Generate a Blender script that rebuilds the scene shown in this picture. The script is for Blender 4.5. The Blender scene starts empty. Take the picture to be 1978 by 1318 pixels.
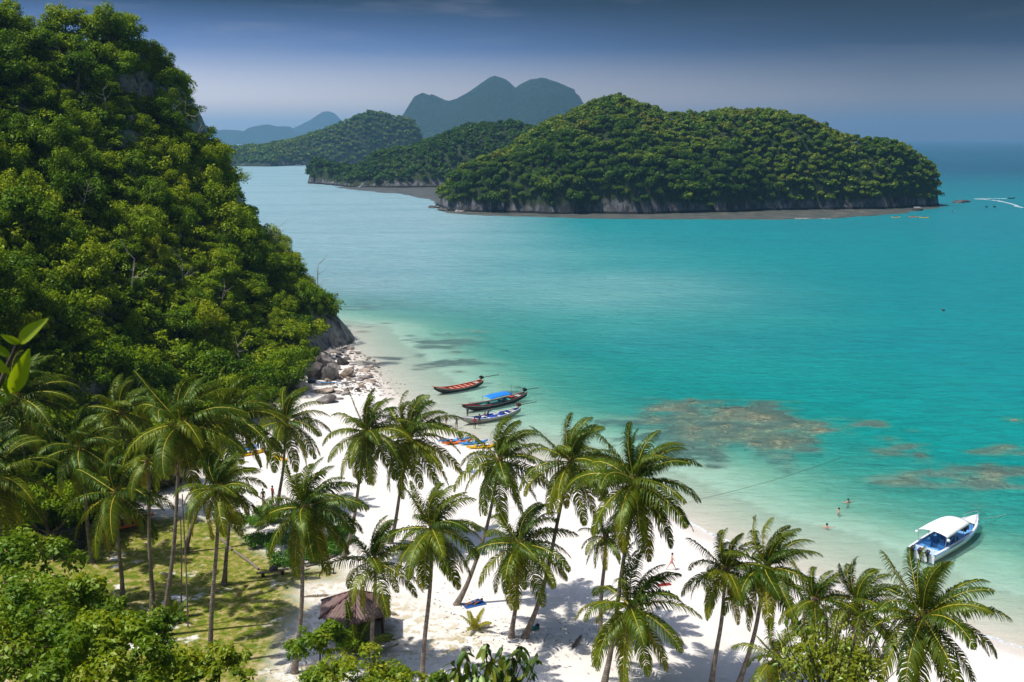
import bpy, bmesh, math, random
import numpy as np
from mathutils import Vector, Matrix

# ------------------------------------------------------------------ camera, light, exposure
S = bpy.context.scene
COL = S.collection
R = math.radians
CAMZ, PITCH, FPX, IW, IH = 42.0, 11.5, 1923.0, 1978.0, 1318.0
cam_data = bpy.data.cameras.new('camera')
cam = bpy.data.objects.new('camera', cam_data)
COL.objects.link(cam)
cam.location = (0, 0, CAMZ)
cam.rotation_euler = (R(90 - PITCH), 0, 0)
cam_data.sensor_width = 36.0
cam_data.lens = 36.0 * FPX / IW
cam_data.clip_start = 0.2
cam_data.clip_end = 120000
cam_data.dof.use_dof = True
cam_data.dof.focus_distance = 140
cam_data.dof.aperture_fstop = 4.5
S.camera = cam

SUN_DIR = Vector((-0.40, -0.14, 0.90)).normalized()       # towards the sun
SUN_EL = math.asin(SUN_DIR.z)
SUN_ROT = math.atan2(SUN_DIR.x, SUN_DIR.y)

world = bpy.data.worlds.new('World')
S.world = world
world.use_nodes = True
nt = world.node_tree
nt.nodes.clear()
out = nt.nodes.new('ShaderNodeOutputWorld')
bg = nt.nodes.new('ShaderNodeBackground')
sky = nt.nodes.new('ShaderNodeTexSky')
sky.sky_type = 'NISHITA'
sky.sun_disc = False
sky.sun_elevation = SUN_EL
sky.sun_rotation = SUN_ROT
sky.altitude = 40
sky.air_density = 1.0
sky.dust_density = 1.2
sky.ozone_density = 2.0
bg.inputs['Strength'].default_value = 0.10
tc = nt.nodes.new('ShaderNodeTexCoord')
sep = nt.nodes.new('ShaderNodeSeparateXYZ')
nt.links.new(tc.outputs['Generated'], sep.inputs[0])
# sky deepens above the horizon; its unseen overhead part is brightened to fill shadows
ramp = nt.nodes.new('ShaderNodeValToRGB')
mr = nt.nodes.new('ShaderNodeMapRange')
mr.inputs['From Min'].default_value = 0.0
mr.inputs['From Max'].default_value = 1.0
nt.links.new(sep.outputs['Z'], mr.inputs['Value'])
nt.links.new(mr.outputs[0], ramp.inputs[0])
SKY_RAMP = [(0.0, (1.75, 1.40, 1.45)), (0.036, (1.70, 1.33, 1.42)), (0.084, (0.25, 0.32, 0.66)), (0.125, (0.004, 0.02, 0.07)), (0.20, (0.06, 0.11, 0.24)), (0.45, (0.9, 1.0, 1.15)), (1.0, (1.45, 1.45, 1.5))]
els = ramp.color_ramp.elements
els[0].position, els[0].color = SKY_RAMP[0][0], (*SKY_RAMP[0][1], 1)
els[1].position, els[1].color = SKY_RAMP[-1][0], (*SKY_RAMP[-1][1], 1)
for p_, c_ in SKY_RAMP[1:-1]:
    e = els.new(p_); e.color = (*c_, 1)
mul = nt.nodes.new('ShaderNodeMix'); mul.data_type = 'RGBA'; mul.blend_type = 'MULTIPLY'
mul.inputs['Factor'].default_value = 1.0
nt.links.new(sky.outputs[0], mul.inputs[6])
nt.links.new(ramp.outputs[0], mul.inputs[7])
lx = nt.nodes.new('ShaderNodeMapRange'); lx.inputs['From Min'].default_value = -0.5; lx.inputs['From Max'].default_value = 0.35
lx.inputs['To Min'].default_value = 1.9; lx.inputs['To Max'].default_value = 0.42
nt.links.new(sep.outputs['X'], lx.inputs['Value'])
mulx = nt.nodes.new('ShaderNodeMix'); mulx.data_type = 'RGBA'; mulx.blend_type = 'MULTIPLY'; mulx.inputs['Factor'].default_value = 1.0
nt.links.new(mul.outputs[2], mulx.inputs[6]); nt.links.new(lx.outputs[0], mulx.inputs[7])
mul = mulx
# thin high cloud streaks, and filter-like darkening put into the sky colour at right
mp = nt.nodes.new('ShaderNodeMapping'); mp.inputs['Scale'].default_value = (1.6, 1.6, 14.0)
mp.inputs['Rotation'].default_value = (0.0, 0.10, 0.0)
nt.links.new(tc.outputs['Generated'], mp.inputs[0])
nz = nt.nodes.new('ShaderNodeTexNoise'); nz.inputs['Scale'].default_value = 2.2; nz.inputs['Detail'].default_value = 6
nz.inputs['Roughness'].default_value = 0.55; nz.inputs['Distortion'].default_value = 0.3
nt.links.new(mp.outputs[0], nz.inputs['Vector'])
cr = nt.nodes.new('ShaderNodeMapRange'); cr.interpolation_type = 'SMOOTHSTEP'
cr.inputs['From Min'].default_value = 0.47; cr.inputs['From Max'].default_value = 0.72
cr.inputs['To Max'].default_value = 0.42
nt.links.new(nz.outputs['Fac'], cr.inputs['Value'])
zf = nt.nodes.new('ShaderNodeMapRange'); zf.interpolation_type = 'SMOOTHSTEP'
zf.inputs['From Min'].default_value = 0.04; zf.inputs['From Max'].default_value = 0.12
nt.links.new(sep.outputs['Z'], zf.inputs['Value'])
m1 = nt.nodes.new('ShaderNodeMath'); m1.operation = 'MULTIPLY'
nt.links.new(cr.outputs[0], m1.inputs[0]); nt.links.new(zf.outputs[0], m1.inputs[1])
mixc = nt.nodes.new('ShaderNodeMix'); mixc.data_type = 'RGBA'
mixc.inputs[7].default_value = (3.6, 3.5, 4.2, 1)
nt.links.new(m1.outputs[0], mixc.inputs[0])
nt.links.new(mul.outputs[2], mixc.inputs[6])
# filter-like darkening: grows towards +x and upward
bx = nt.nodes.new('ShaderNodeMapRange'); bx.interpolation_type = 'SMOOTHSTEP'
bx.inputs['From Min'].default_value = -0.12; bx.inputs['From Max'].default_value = 0.52
nt.links.new(sep.outputs['X'], bx.inputs['Value'])
bz = nt.nodes.new('ShaderNodeMapRange'); bz.interpolation_type = 'SMOOTHSTEP'
bz.inputs['From Min'].default_value = 0.035; bz.inputs['From Max'].default_value = 0.125
nt.links.new(sep.outputs['Z'], bz.inputs['Value'])
m2 = nt.nodes.new('ShaderNodeMath'); m2.operation = 'MULTIPLY'
nt.links.new(bx.outputs[0], m2.inputs[0]); nt.links.new(bz.outputs[0], m2.inputs[1])
m3 = nt.nodes.new('ShaderNodeMath'); m3.operation = 'MULTIPLY'; m3.inputs[1].default_value = 0.92
nt.links.new(m2.outputs[0], m3.inputs[0])
mixd = nt.nodes.new('ShaderNodeMix'); mixd.data_type = 'RGBA'
mixd.inputs[7].default_value = (0.10, 0.09, 0.17, 1)
nt.links.new(m3.outputs[0], mixd.inputs[0])
nt.links.new(mixc.outputs[2], mixd.inputs[6])
nt.links.new(mixd.outputs[2], bg.inputs['Color'])
nt.links.new(bg.outputs[0], out.inputs['Surface'])

sd = bpy.data.lights.new('sun', 'SUN')
sd.energy = 4.6
sd.angle = R(0.53)
sd.color = (1.0, 0.955, 0.88)
sun = bpy.data.objects.new('sun', sd)
COL.objects.link(sun)
sun.rotation_euler = (-SUN_DIR).to_track_quat('-Z', 'Y').to_euler()
sun.location = (-60, -40, 150)

vs = S.view_settings
vs.view_transform = 'Standard'; vs.look = 'None'; vs.exposure = 0.0; vs.gamma = 1.0
vs.use_curve_mapping = False
cy = S.cycles
cy.max_bounces = 8; cy.diffuse_bounces = 3; cy.glossy_bounces = 3; cy.transmission_bounces = 4
cy.transparent_max_bounces = 12; cy.volume_bounces = 1; cy.caustics_reflective = False; cy.caustics_refractive = False
cy.use_denoising = True
try:
    cy.volume_step_rate = 4; cy.volume_max_steps = 64
except Exception:
    pass
cy.sample_clamp_indirect = 6

rng = random.Random(7)
NR = np.random.RandomState(11)

# ------------------------------------------------------------------ helpers
cp, sp_ = math.cos(R(PITCH)), math.sin(R(PITCH))
def ray(px, py):
    f = Vector((0, cp, -sp_)); u = Vector((0, sp_, cp))
    return Vector((px - IW / 2, 0, 0)) + f * FPX + u * (IH / 2 - py)
def P(px, py, z=0.0):
    d = ray(px, py); t = (z - CAMZ) / d.z
    return Vector((d.x * t, d.y * t, z))
def A(px, py, Y):
    d = ray(px, py); t = Y / d.y
    return Vector((d.x * t, Y, CAMZ + d.z * t))
def proj(x, y, z):
    zz = np.asarray(z) - CAMZ
    dep = np.asarray(y) * cp - zz * sp_
    up = np.asarray(y) * sp_ + zz * cp
    dep = np.where(dep > 0.1, dep, 0.1)
    return IW / 2 + FPX * np.asarray(x) / dep, IH / 2 - FPX * up / dep, dep

def h2(ix, iy, seed):
    n = (ix * 374761393 + iy * 668265263 + seed * 2147483647 * 3) & 0xffffffff
    n = ((n ^ (n >> 13)) * 1274126177) & 0xffffffff
    return ((n ^ (n >> 16)) & 0xffff) / 65535.0
def vnoise(x, y, seed=0):
    x = np.asarray(x, float); y = np.asarray(y, float)
    ix = np.floor(x).astype(np.int64); iy = np.floor(y).astype(np.int64)
    fx = x - ix; fy = y - iy
    fx = fx * fx * (3 - 2 * fx); fy = fy * fy * (3 - 2 * fy)
    a = h2(ix, iy, seed); b = h2(ix + 1, iy, seed); c = h2(ix, iy + 1, seed); d = h2(ix + 1, iy + 1, seed)
    return (a * (1 - fx) + b * fx) * (1 - fy) + (c * (1 - fx) + d * fx) * fy
def fbm(x, y, seed=0, o=4):
    s = 0; a = .5; f = 1.
    for i in range(o):
        s = s + a * (vnoise(x * f, y * f, seed + i * 17) - .5); a *= .5; f *= 2.03
    return s * 2
def sstep(a, b, x):
    t = np.clip((x - a) / (b - a), 0, 1); return t * t * (3 - 2 * t)

def tag(o, label=None, cat=None, group=None, kind=None):
    if label: o['label'] = label
    if cat: o['category'] = cat
    if group: o['group'] = group
    if kind: o['kind'] = kind
    return o
def empty(name, loc=(0, 0, 0), rz=0.0, s=1.0):
    o = bpy.data.objects.new(name, None); COL.objects.link(o)
    o.location = loc; o.rotation_euler = (0, 0, rz); o.scale = (s, s, s)
    o.empty_display_size = 0.3
    return o
def link(name, me, parent=None, mats=(), loc=None):
    o = bpy.data.objects.new(name, me); COL.objects.link(o)
    for m in mats:
        if m.name not in [x.name for x in me.materials if x]: me.materials.append(m)
    if parent: o.parent = parent
    if loc is not None: o.location = loc
    return o
def np_mesh(name, verts, loops, nper, smooth=False, matidx=None, attrs=None):
    """verts (N,3); loops flat int index; nper = vertices per face (int or array)"""
    me = bpy.data.meshes.new(name)
    verts = np.asarray(verts, np.float32); loops = np.asarray(loops, np.int32).ravel()
    if np.isscalar(nper): nf = len(loops) // nper; tot = np.full(nf, nper, np.int32)
    else: tot = np.asarray(nper, np.int32); nf = len(tot)
    start = np.zeros(nf, np.int32); start[1:] = np.cumsum(tot)[:-1]
    me.vertices.add(len(verts)); me.vertices.foreach_set('co', verts.ravel())
    me.loops.add(len(loops)); me.loops.foreach_set('vertex_index', loops)
    me.polygons.add(nf); me.polygons.foreach_set('loop_start', start); me.polygons.foreach_set('loop_total', tot)
    if smooth: me.polygons.foreach_set('use_smooth', np.ones(nf, bool))
    if matidx is not None: me.polygons.foreach_set('material_index', np.asarray(matidx, np.int32))
    me.update(calc_edges=True)
    if attrs:
        for k, (dom, val) in attrs.items():
            at = me.attributes.new(k, 'FLOAT', dom); at.data.foreach_set('value', np.asarray(val, np.float32).ravel())
    return me
def grid_mesh(name, X, Y, Z, smooth=True, attrs=None, mask=None):
    n, m = X.shape
    v = np.stack([X, Y, Z], -1).reshape(-1, 3)
    i = np.arange(n * m).reshape(n, m)
    q = np.stack([i[:-1, :-1], i[:-1, 1:], i[1:, 1:], i[1:, :-1]], -1).reshape(-1, 4)
    # orientation: X grows along axis 1, Y along axis 0 -> normals up
    if mask is not None: q = q[mask.reshape(-1)]
    return np_mesh(name, v, q, 4, smooth, attrs=attrs)
class GridH:
    """bilinear lookup on a regular grid"""
    def __init__(s, xs, ys, Z): s.xs, s.ys, s.Z = xs, ys, Z
    def __call__(s, x, y):
        x = np.asarray(x, float); y = np.asarray(y, float)
        fx = np.clip((x - s.xs[0]) / (s.xs[1] - s.xs[0]), 0, len(s.xs) - 1.001)
        fy = np.clip((y - s.ys[0]) / (s.ys[1] - s.ys[0]), 0, len(s.ys) - 1.001)
        ix = fx.astype(int); iy = fy.astype(int); fx = fx - ix; fy = fy - iy
        Z = s.Z
        return (Z[iy, ix] * (1 - fx) + Z[iy, ix + 1] * fx) * (1 - fy) + (Z[iy + 1, ix] * (1 - fx) + Z[iy + 1, ix + 1] * fx) * fy
def seg_dist(x, y, pl):
    d = np.full(np.shape(x), 1e9)
    for (x0, y0), (x1, y1) in zip(pl[:-1], pl[1:]):
        dx, dy = x1 - x0, y1 - y0
        t = np.clip(((x - x0) * dx + (y - y0) * dy) / (dx * dx + dy * dy + 1e-9), 0, 1)
        d = np.minimum(d, np.hypot(x - x0 - t * dx, y - y0 - t * dy))
    return d
def inside(x, y, pl):
    c = np.zeros(np.shape(x), bool)
    n = len(pl)
    for i in range(n):
        x0, y0 = pl[i]; x1, y1 = pl[(i + 1) % n]
        if y0 == y1: continue
        t = ((y0 > y) != (y1 > y)) & (x < (x1 - x0) * (y - y0) / (y1 - y0) + x0)
        c ^= t
    return c
def pts(lst, z=0.0):
    return [tuple(P(a, b, z)[:2]) for a, b in lst]

# ------------------------------------------------------------------ materials
def new_mat(name):
    m = bpy.data.materials.new(name); m.use_nodes = True
    t = m.node_tree; t.nodes.clear()
    o = t.nodes.new('ShaderNodeOutputMaterial')
    return m, t, o
def N(t, ty, **kw):
    n = t.nodes.new(ty)
    for k, v in kw.items():
        if k in ('op',): n.operation = v
        elif hasattr(n, k): setattr(n, k, v)
    return n
def setin(n, **kw):
    for k, v in kw.items(): n.inputs[k.replace('_', ' ')].default_value = v
    return n
def lk(t, a, b): t.links.new(a, b)
def noise(t, scale, detail=4, rough=.55, vec=None, dist=0.0):
    n = t.nodes.new('ShaderNodeTexNoise'); n.inputs['Scale'].default_value = scale
    n.inputs['Detail'].default_value = detail; n.inputs['Roughness'].default_value = rough
    n.inputs['Distortion'].default_value = dist
    if vec is not None: lk(t, vec, n.inputs['Vector'])
    return n
def cramp(t, fac, stops, interp='LINEAR'):
    r = t.nodes.new('ShaderNodeValToRGB'); r.color_ramp.interpolation = interp
    e = r.color_ramp.elements
    e[0].position = stops[0][0]; e[0].color = (*stops[0][1], 1)
    e[1].position = stops[-1][0]; e[1].color = (*stops[-1][1], 1)
    for p_, c_ in stops[1:-1]:
        q = e.new(p_); q.color = (*c_, 1)
    lk(t, fac, r.inputs[0]); return r
def mixrgb(t, fac, a, b, mode='MIX'):
    m = t.nodes.new('ShaderNodeMix'); m.data_type = 'RGBA'; m.blend_type = mode
    for sock, val in ((m.inputs[0], fac), (m.inputs[6], a), (m.inputs[7], b)):
        if hasattr(val, 'is_output') or hasattr(val, 'links'): lk(t, val, sock)
        elif isinstance(val, (int, float)): sock.default_value = val
        else: sock.default_value = (*val, 1) if len(val) == 3 else val
    return m.outputs[2]
def math_(t, op, a, b=None, clamp=False):
    m = t.nodes.new('ShaderNodeMath'); m.operation = op; m.use_clamp = clamp
    for i, v in enumerate((a, b)):
        if v is None: continue
        if hasattr(v, 'links'): lk(t, v, m.inputs[i])
        else: m.inputs[i].default_value = v
    return m.outputs[0]
def mrange(t, v, a, b, c=0.0, d=1.0, smooth=True):
    m = t.nodes.new('ShaderNodeMapRange'); 
    if smooth: m.interpolation_type = 'SMOOTHSTEP'
    m.inputs['From Min'].default_value = a; m.inputs['From Max'].default_value = b
    m.inputs['To Min'].default_value = c; m.inputs['To Max'].default_value = d
    lk(t, v, m.inputs['Value']); return m.outputs[0]
def bump(t, h, strength=.4, dist=.1, normal=None):
    b = t.nodes.new('ShaderNodeBump'); b.inputs['Strength'].default_value = strength
    b.inputs['Distance'].default_value = dist; lk(t, h, b.inputs['Height'])
    if normal is not None: lk(t, normal, b.inputs['Normal'])
    return b.outputs[0]
def geo_pos(t): return t.nodes.new('ShaderNodeNewGeometry').outputs['Position']

def simple(name, col, rough=.6, metal=0.0, var=.15, scale=6.0, bstr=.15, spec=.4):
    """paint, cloth, wood: a base colour with wear noise and fine relief"""
    m, t, o = new_mat(name)
    b = N(t, 'ShaderNodeBsdfPrincipled')
    tcn = t.nodes.new('ShaderNodeTexCoord')
    n1 = noise(t, scale, 5, .6, tcn.outputs['Object'])
    dk = tuple(c * (1 - var * 1.4) for c in col); lt = tuple(min(1, c * (1 + var)) for c in col)
    c = cramp(t, n1.outputs['Fac'], [(.3, dk), (.7, lt)])
    lk(t, c.outputs[0], b.inputs['Base Color'])
    b.inputs['Roughness'].default_value = rough; b.inputs['Metallic'].default_value = metal
    b.inputs['Specular IOR Level'].default_value = spec
    if bstr: lk(t, bump(t, n1.outputs['Fac'], bstr, .03), b.inputs['Normal'])
    lk(t, b.outputs[0], o.inputs[0]); return m

def foliage(name, stops, transl=.3, trans_tint=(1.5, 1.5, .5), gloss=.03, objvar=.35, rough=.45, patch=0.0, pamp=1.0):
    """stops: colour ramp over leaf tint; each plant shifts along it by its own random value"""
    m, t, o = new_mat(name)
    at = N(t, 'ShaderNodeAttribute', attribute_name='tint')
    oi = t.nodes.new('ShaderNodeObjectInfo')
    v = math_(t, 'ADD', math_(t, 'MULTIPLY', at.outputs['Fac'], 1 - objvar), math_(t, 'MULTIPLY', oi.outputs['Random'], objvar))
    if patch:
        pn = noise(t, patch, 3, .6, geo_pos(t))
        v = math_(t, 'ADD', v, math_(t, 'MULTIPLY', math_(t, 'SUBTRACT', pn.outputs['Fac'], .5), pamp), True)
    c = cramp(t, v, stops)
    d = N(t, 'ShaderNodeBsdfDiffuse'); lk(t, c.outputs[0], d.inputs[0])
    tr = N(t, 'ShaderNodeBsdfTranslucent')
    lk(t, mixrgb(t, 1.0, c.outputs[0], trans_tint, 'MULTIPLY'), tr.inputs[0])
    mx = N(t, 'ShaderNodeMixShader'); mx.inputs[0].default_value = transl
    lk(t, d.outputs[0], mx.inputs[1]); lk(t, tr.outputs[0], mx.inputs[2])
    g = N(t, 'ShaderNodeBsdfGlossy'); g.inputs['Roughness'].default_value = rough; g.inputs[0].default_value = (.45, .6, .3, 1)
    mx2 = N(t, 'ShaderNodeMixShader'); mx2.inputs[0].default_value = gloss
    lk(t, mx.outputs[0], mx2.inputs[1]); lk(t, g.outputs[0], mx2.inputs[2])
    lk(t, mx2.outputs[0], o.inputs[0]); return m

def rock_mat(name, cols, scale=.25, stain=True, low_dark=False):
    m, t, o = new_mat(name)
    pos = geo_pos(t)
    mp_ = N(t, 'ShaderNodeMapping'); mp_.inputs['Scale'].default_value = (1, 1, .45); lk(t, pos, mp_.inputs[0])
    n1 = noise(t, scale, 7, .62, mp_.outputs[0], .3)
    n2 = noise(t, scale * 6, 6, .6, mp_.outputs[0])
    c = cramp(t, n1.outputs['Fac'], [(.3, cols[0]), (.48, cols[1]), (.6, cols[2]), (.75, cols[1])])
    col = c.outputs[0]
    col = mixrgb(t, .55, col, cramp(t, n2.outputs['Fac'], [(.3, (.35, .33, .32)), (.7, (1.15, 1.1, 1.05))]).outputs[0], 'MULTIPLY')
    if low_dark:
        sp = N(t, 'ShaderNodeSeparateXYZ'); lk(t, pos, sp.inputs[0])
        hz = math_(t, 'ADD', sp.outputs['Z'], math_(t, 'MULTIPLY', n1.outputs['Fac'], -1.2))
        col = mixrgb(t, mrange(t, hz, 1.2, .2), col, (.030, .028, .026))
    b = N(t, 'ShaderNodeBsdfPrincipled'); b.inputs['Roughness'].default_value = .85
    b.inputs['Specular IOR Level'].default_value = .25
    lk(t, col, b.inputs['Base Color'])
    lk(t, bump(t, n2.outputs['Fac'], .8, .25 / scale * .1), b.inputs['Normal'])
    lk(t, b.outputs[0], o.inputs[0]); return m
# ------------------------------------------------------------------ shoreline and ground
SHORE_PX = [(655, 640), (668, 668), (700, 695), (745, 742), (790, 790), (850, 822), (905, 848), (970, 868), (1050, 895), (1180, 948), (1330, 1008),
            (1376, 1034), (1450, 1062), (1545, 1105), (1650, 1142), (1750, 1175), (1830, 1205), (1978, 1252)]
SHORE = pts(SHORE_PX)
TIP = [(-230, 330), (-90, 262), (-62, 238), (-44, 222)]
SHORE_W = TIP + SHORE + [(70, 70), (110, 55), (260, 30)]
LAND = SHORE_W + [(260, -200), (-400, -200), (-400, 330)]

CORALS = []      # (x, y, radius, height below the surface)
def coral_px(px, py, r, top): 
    p = P(px, py); CORALS.append((p.x, p.y, r, top))
crng = random.Random(5)
for k in range(110):
    a = crng.random() * 6.28; q = math.sqrt(crng.random())
    coral_px(1415 + q * 175 * math.cos(a) + 15 * math.sin(a), 818 + q * 45 * math.sin(a) + q * 18 * math.cos(a), crng.uniform(.5, 1.5), crng.uniform(.08, .42))
for c in [(1270, 788, 2.0, .1), (1388, 790, 2.5, .08), (1470, 805, 2.6, .1), (1510, 852, 2.0, .15), (1590, 818, 1.5, .1), (1718, 848, 1.4, .15), (1697, 870, 1.6, .2), (1752, 914, 1.3, .2), (1735, 926, 1.8, .35), (1850, 922, 1.6, .2),
          (1905, 915, 2.4, .15), (1925, 922, 1.5, .2), (1962, 812, 2.2, .1), (1952, 862, 1.6, .25), (1930, 872, 2, .4), (1765, 832, 1.0, .3), (1888, 945, 1.1, .4), (1890, 978, 1.1, .6), (920, 640, 1.6, .25), (865, 642, .9, .25),
          (878, 664, 1.3, .35), (882, 676, 1.4, .35), (910, 690, .8, .4), (975, 640, .8, .4), (975, 670, .9, .5), (885, 715, 1.0, .3), (700, 640, 1.2, .3), (745, 622, 1.1, .4), (1000, 742, .9, .6)]:
    coral_px(*c)
PATCH = []       # darker weed and rubble on the bed: px, py, rx m, ry m, strength
for px, py, rx, ry, s_ in [(1415, 822, 19, 17, 1.0), (1310, 800, 8, 6, .8), (1520, 840, 11, 8, .7), (740, 585, 16, 9, .55), (690, 625, 6, 5, .5), (860, 655, 12, 9, .75), (905, 640, 9, 4, .6), (880, 700, 9, 6, .65), (780, 690, 7, 5, .5),
                           (735, 700, 6, 5, .45), (1720, 858, 7, 6, .45), (1745, 922, 6, 4, .5), (1900, 920, 11, 5, .8), (1930, 868, 7, 4, .4), (1962, 812, 4, 3, .8), (1640, 820, 12, 5, .35), (1000, 745, 9, 5, .3), (620, 745, 6, 5, .3),]:
    p = P(px, py); PATCH.append((p.x, p.y, rx, ry, s_))

def hill_z(x, y):
    """the viewpoint hill that falls from under the camera to the beach"""
    foot = 57 - 0.10 * np.clip(-x, 0, 60) + 2.5 * fbm(x * .05, y * .05, 3)
    t = np.clip((foot - y) / foot, 0, None)
    z = 40.2 * np.minimum(t, 1.0) ** 1.02
    z = z + np.where(t > .05, 1.2 * fbm(x * .12, y * .12, 9), 0) * np.clip(t * 3, 0, 1)
    return z
def signed(x, y):
    d = seg_dist(x, y, SHORE_W)
    return np.where(inside(x, y, LAND), d, -d)
def patch_mask(x, y):
    m = np.zeros_like(np.asarray(x, float))
    for cx, cy_, rx, ry, st in PATCH:
        q = ((x - cx) / rx) ** 2 + ((y - cy_) / ry) ** 2
        m = np.maximum(m, (.45 + .55 * st) * np.exp(-q ** 1.6 * .8))
    nn = fbm(x * .22, y * .42, 71, 5)
    big_ = np.exp(-(((x - PATCH[0][0]) / 22) ** 2 + ((y - PATCH[0][1]) / 19) ** 2) ** 2)
    left_ = sstep(12, -2, x)
    v = sstep(.34, .80, m + nn * (1.05 - .35 * big_) - .20 + .08 * big_)
    return v * (1 - .45 * left_)
def ground_raw(x, y):
    s = signed(x, y)
    land = 1.7 * (1 - np.exp(-np.clip(s, 0, None) * .05)) + .10 * fbm(x * .15, y * .15, 21) * sstep(2, 10, s)
    d = -np.clip(s, None, 0)
    sea = -(.026 * np.minimum(d, 18) + .062 * np.clip(d - 18, 0, 41) + .02 * np.clip(d - 59, 0, 200))
    sea = sea - .12 * fbm(x * .08, y * .08, 5) * sstep(2, 20, d)
    z = np.where(s > 0, land, sea)
    pm_ = patch_mask(x, y)
    z = np.where((z < -.42), z + (-.42 - z) * np.clip(pm_, 0, 1), z)
    for cx, cy_, r, top in CORALS:
        q = ((x - cx) / (r * 1.3)) ** 2 + ((y - cy_) / (r * 1.1)) ** 2
        z = np.where(z < -top, np.maximum(z, z + (-top - z) * np.exp(-q * 1.3) * .85), z)
    return np.maximum(z, np.where(y < 70, z + hill_z(x, y), z))
gx = np.arange(-150, 151, 1.0); gy = np.arange(-30, 330, 1.0)
GX, GY = np.meshgrid(gx, gy)
GZ = ground_raw(GX, GY)
ground_h = GridH(gx, gy, GZ)
def G(x, y): return float(ground_h(x, y))
def PG(px, py):
    z = 0.8
    for _ in range(12):
        p = P(px, py, z); z = .5 * z + .5 * G(p.x, p.y)
    p = P(px, py, z); p.z = G(p.x, p.y); return p

# lawn, dry grass and leaf litter masks
LAWN = pts([(70, 1040), (150, 1015), (300, 1002), (372, 1000), (440, 1005), (560, 1100), (640, 1098), (660, 1120), (590, 1128), (565, 1150), (585, 1175), (560, 1200), (545, 1240), (520, 1330), (500, 1460), (-200, 1700), (-300, 1100)], 1.4)
CREEP = pts([(425, 1000), (560, 975), (660, 985), (690, 1040), (670, 1080), (585, 1098), (520, 1110), (455, 1060)], 1.4)
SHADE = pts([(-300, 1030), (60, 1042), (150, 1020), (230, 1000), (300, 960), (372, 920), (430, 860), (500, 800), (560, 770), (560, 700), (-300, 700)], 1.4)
jx = 1.3 * fbm(GX * .22, GY * .22, 31); jy = 1.3 * fbm(GX * .22, GY * .22, 32)
def soft(poly, w=1.2):
    d = seg_dist(GX + jx, GY + jy, poly + [poly[0]]); i = inside(GX + jx, GY + jy, poly)
    return sstep(-w, w, np.where(i, d, -d))
lawn = soft(LAWN, 1.4)
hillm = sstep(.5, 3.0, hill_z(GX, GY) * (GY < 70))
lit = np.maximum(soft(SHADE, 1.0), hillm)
patchm = np.zeros_like(GX)
patchm = patch_mask(GX, GY)
coralm = np.zeros_like(GX)
for cx, cy_, r, top in CORALS:
    q = ((GX - cx) / (r * 1.2)) ** 2 + ((GY - cy_) / r) ** 2
    coralm = np.maximum(coralm, np.exp(-q))
wet = sstep(-3.5, -1, -signed(GX, GY)) * (GZ > -.3)

m_ground, t, o = new_mat('sand_and_turf')
pos = geo_pos(t)
def att(t, n): return N(t, 'ShaderNodeAttribute', attribute_name=n).outputs['Fac']
ns1 = noise(t, .35, 6, .6, pos); ns2 = noise(t, 5, 6, .7, pos); ns3 = noise(t, 1.3, 5, .65, pos, .4)
sandc = cramp(t, ns1.outputs['Fac'], [(.3, (.74, .68, .61)), (.55, (.82, .77, .71)), (.75, (.85, .81, .76))]).outputs[0]
sandc = mixrgb(t, mrange(t, ns2.outputs['Fac'], .62, .8, 0, .25), sandc, (.45, .38, .30))
grassc = cramp(t, ns3.outputs['Fac'], [(.28, (.070, .135, .010)), (.43, (.16, .21, .018)), (.52, (.27, .26, .045)), (.60, (.42, .34, .14)), (.74, (.64, .55, .40))]).outputs[0]
grassc = mixrgb(t, mrange(t, ns2.outputs['Fac'], .3, .7, 0, .6), grassc, (.45, .5, .3), 'MULTIPLY')
lawnf = math_(t, 'MULTIPLY', att(t, 'lawn'), mrange(t, noise(t, .28, 5, .6, pos).outputs['Fac'], .68, .60))
col = mixrgb(t, lawnf, sandc, grassc)
dryf = math_(t, 'MULTIPLY', att(t, 'dry'), mrange(t, ns3.outputs['Fac'], .46, .6))
col = mixrgb(t, dryf, col, cramp(t, ns2.outputs['Fac'], [(.3, (.30, .25, .10)), (.7, (.60, .50, .30))]).outputs[0])
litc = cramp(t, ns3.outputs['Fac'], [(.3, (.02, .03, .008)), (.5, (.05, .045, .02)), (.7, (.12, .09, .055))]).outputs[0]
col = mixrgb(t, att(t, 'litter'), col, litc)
col = mixrgb(t, math_(t, 'MULTIPLY', att(t, 'wet'), .6), col, (.50, .45, .38))
reefc = cramp(t, noise(t, .9, 6, .72, pos, .5).outputs['Fac'], [(.3, (.004, .016, .028)), (.47, (.012, .032, .045)), (.56, (.06, .065, .06)), (.66, (.24, .20, .15)), (.8, (.45, .40, .30))]).outputs[0]
col = mixrgb(t, math_(t, 'MINIMUM', math_(t, 'MULTIPLY', att(t, 'reef'), 1.7), 1.0), col, reefc)
col = mixrgb(t, att(t, 'coral'), col, cramp(t, noise(t, 2.6, 6, .7, pos).outputs['Fac'], [(.35, (.10, .075, .05)), (.5, (.26, .20, .13)), (.7, (.5, .42, .29))]).outputs[0])
b = N(t, 'ShaderNodeBsdfPrincipled'); b.inputs['Roughness'].default_value = .9; b.inputs['Specular IOR Level'].default_value = .15
lk(t, col, b.inputs['Base Color'])
nh = math_(t, 'ADD', ns2.outputs['Fac'], math_(t, 'MULTIPLY', ns3.outputs['Fac'], 1.5))
lk(t, bump(t, nh, .5, .12), b.inputs['Normal'])
lk(t, b.outputs[0], o.inputs[0])
dry = soft(pts([(500, 1100), (700, 1120), (900, 1210), (940, 1250), (830, 1290), (700, 1330), (500, 1400)], 1.4), 2.5) * .7
dry = np.maximum(dry, soft(pts([(880, 1225), (930, 1215), (945, 1245), (850, 1280), (820, 1262)], 1.4), .8))
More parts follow.
